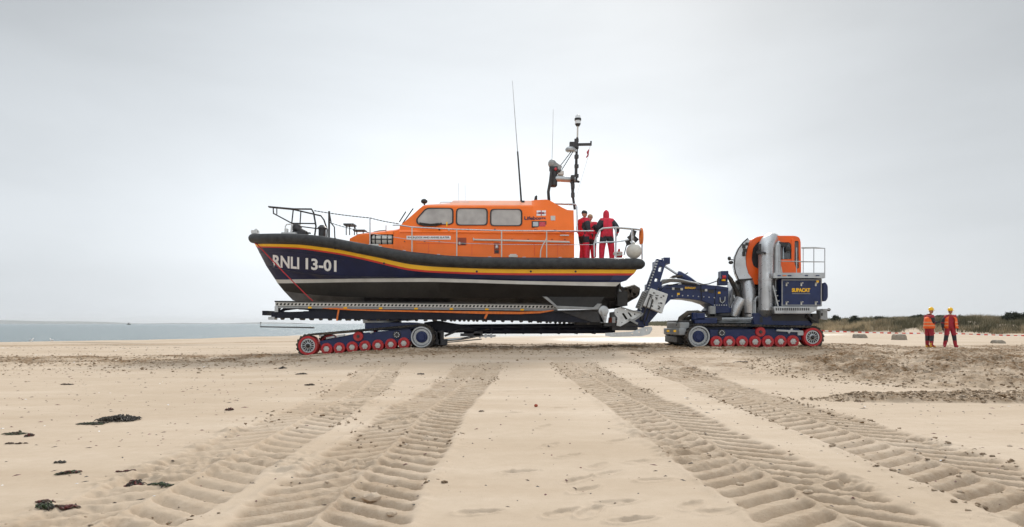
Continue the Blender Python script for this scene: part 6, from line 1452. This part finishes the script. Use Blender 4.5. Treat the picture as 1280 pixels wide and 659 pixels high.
p4 = person(b4, math.radians(-82), 1.78, 'left man in yellow helmet and orange hi-vis vest, side-on with one hand raised', dict(nk=(0,.05,1.52), hd=(0,.08,1.58), nkb=(0,.02,1.45), elR=(.22,.02,1.13), wrR=(.16,.27,1.15), elL=(-.22,.03,1.13), wrL=(-.10,.28,1.10), knR=(.10,.05,.5), knL=(-.09,-.02,.5)), cl3, helmet='helmet_yellow', vest=dict(gap=.25), boots='boot_yellow')
p5 = person(b5, math.radians(165), 1.77, 'right man in yellow helmet, open orange hi-vis vest flaring, standing legs apart', dict(elR=(.30,-.02,1.14), wrR=(.30,.03,.88), elL=(-.28,-.02,1.14), wrL=(-.30,.02,.88), knR=(.16,.03,.5), knL=(-.16,.03,.5), anR=(.22,0,.09), anL=(-.22,0,.09), toR=(.26,.16,.04), toL=(-.26,.16,.04)), cl3, helmet='helmet_yellow', vest=dict(gap=.5, flare=.35), boots='jacket_maroon', headturn=.5)
mb = MB(); q = Vector(b4)+Vector((.36,-.14,1.17)); mb.box(q, (.12,.05,.07)); mb.tube([q+Vector((.02,0,.03)), q+Vector((.02,0,.14))], .008, 5); o = mb.build('handheld_radio', 'black', bevel=.01); tag(o, 'small black radio in the raised hand of the left hi-vis man', 'radio')

# ------------------------------------------------------------------ light, air, camera
w = bpy.data.worlds.new('World'); S.world = w; w.use_nodes = True; N = w.node_tree.nodes; L = w.node_tree.links; bg = N['Background']
sky = N.new('ShaderNodeTexSky'); sky.sky_type = 'NISHITA'; sky.sun_disc = False; sky.sun_elevation = math.radians(SUN_EL); sky.sun_rotation = math.radians(SUN_AZ); sky.dust_density = 3
tc = N.new('ShaderNodeTexCoord'); sx = N.new('ShaderNodeSeparateXYZ'); L.new(tc.outputs['Generated'], sx.inputs[0])
def nmap(src, a, b_, c, d, inter='SMOOTHSTEP'):
    n = N.new('ShaderNodeMapRange'); n.interpolation_type = inter; n.inputs[1].default_value = a; n.inputs[2].default_value = b_; n.inputs[3].default_value = c; n.inputs[4].default_value = d; L.new(src, n.inputs[0]); return n.outputs[0]
def nm(op, a, b_):
    n = N.new('ShaderNodeMath'); n.operation = op
    for k, q in ((0, a), (1, b_)):
        if isinstance(q, (int, float)): n.inputs[k].default_value = q
        else: L.new(q, n.inputs[k])
    return n.outputs[0]
mp = N.new('ShaderNodeMapping'); mp.inputs['Scale'].default_value = (1.0, 1.0, 3.2); mp.inputs['Location'].default_value = (.4,.2,.1); L.new(tc.outputs['Generated'], mp.inputs[0])
c1 = N.new('ShaderNodeTexNoise'); c1.inputs['Scale'].default_value = 1.5; c1.inputs['Detail'].default_value = 7; c1.inputs['Roughness'].default_value = .5; c1.inputs['Distortion'].default_value = .3; L.new(mp.outputs[0], c1.inputs['Vector'])
# grey cloud deck: paler ahead, greyer to the sides, brightest overhead
v = nm('MULTIPLY', SKY_V, nm('MULTIPLY', nmap(sx.outputs[2], .10, .44, 1.0, .72), nmap(sx.outputs[2], .50, .95, 1.0, SKY_ZEN)))
v = nm('MULTIPLY', v, nmap(c1.outputs['Fac'], .32, .68, .87, 1.06, 'LINEAR'))
ab = N.new('ShaderNodeMath'); ab.operation = 'ABSOLUTE'; L.new(sx.outputs[0], ab.inputs[0])
v = nm('MULTIPLY', v, nmap(ab.outputs[0], .10, .62, 1.0, .64)); v = nm('MULTIPLY', v, nmap(sx.outputs[1], -.9, .2, 1.1, 1.0))
tint = N.new('ShaderNodeVectorMath'); tint.operation = 'SCALE'; tint.inputs[0].default_value = (.94,.995,1.045); L.new(v, tint.inputs['Scale'])
mx = N.new('ShaderNodeMix'); mx.data_type = 'RGBA'; mx.inputs[0].default_value = .985; L.new(sky.outputs[0], mx.inputs[6]); L.new(tint.outputs[0], mx.inputs[7])
L.new(mx.outputs[2], bg.inputs['Color']); bg.inputs['Strength'].default_value = .1
sd = bpy.data.lights.new('sun', 'SUN'); sd.energy = SUN_E; sd.angle = math.radians(11); sd.color = (1, .95, .87); so = bpy.data.objects.new('sun', sd); COL.objects.link(so)
el, az = math.radians(SUN_EL), math.radians(SUN_AZ); d = Vector((math.sin(az)*math.cos(el), math.cos(az)*math.cos(el), math.sin(el))); so.rotation_euler = (-d).to_track_quat('-Z', 'Y').to_euler()
if HAZE > 0:
    mb = MB(); mb.box((0, 3900, 20), (14000, 8200, 46.5)); hz = mb.build('haze', 'white', smooth=False); hm = bpy.data.materials.new('haze'); hm.use_nodes = True; n_ = hm.node_tree.nodes; n_.remove(n_['Principled BSDF']); pv = n_.new('ShaderNodeVolumePrincipled'); pv.inputs['Color'].default_value = (.93,.95,.97,1); pv.inputs['Density'].default_value = HAZE; pv.inputs['Anisotropy'].default_value = .2
    hm.node_tree.links.new(pv.outputs[0], n_['Material Output'].inputs['Volume']); hz.data.materials.clear(); hz.data.materials.append(hm); hz['kind'] = 'stuff'; hz['label'] = 'thin pale sea haze in the air over the whole beach'
cd = bpy.data.cameras.new('camera'); cam = bpy.data.objects.new('camera', cd); COL.objects.link(cam); cam.location = (0, 0, CH); cam.rotation_euler = (math.pi/2, 0, 0)
cd.sensor_width = 36; cd.lens = 36*F/1280; cd.shift_y = (CY-329.5)/1280; cd.clip_end = 20000; cd.clip_start = .05; S.camera = cam
S.view_settings.view_transform = 'Standard'; S.view_settings.look = 'None'; S.view_settings.exposure = EXPO; S.view_settings.gamma = 1
S.render.resolution_x = 1024; S.render.resolution_y = 527
S.cycles.max_bounces = 6
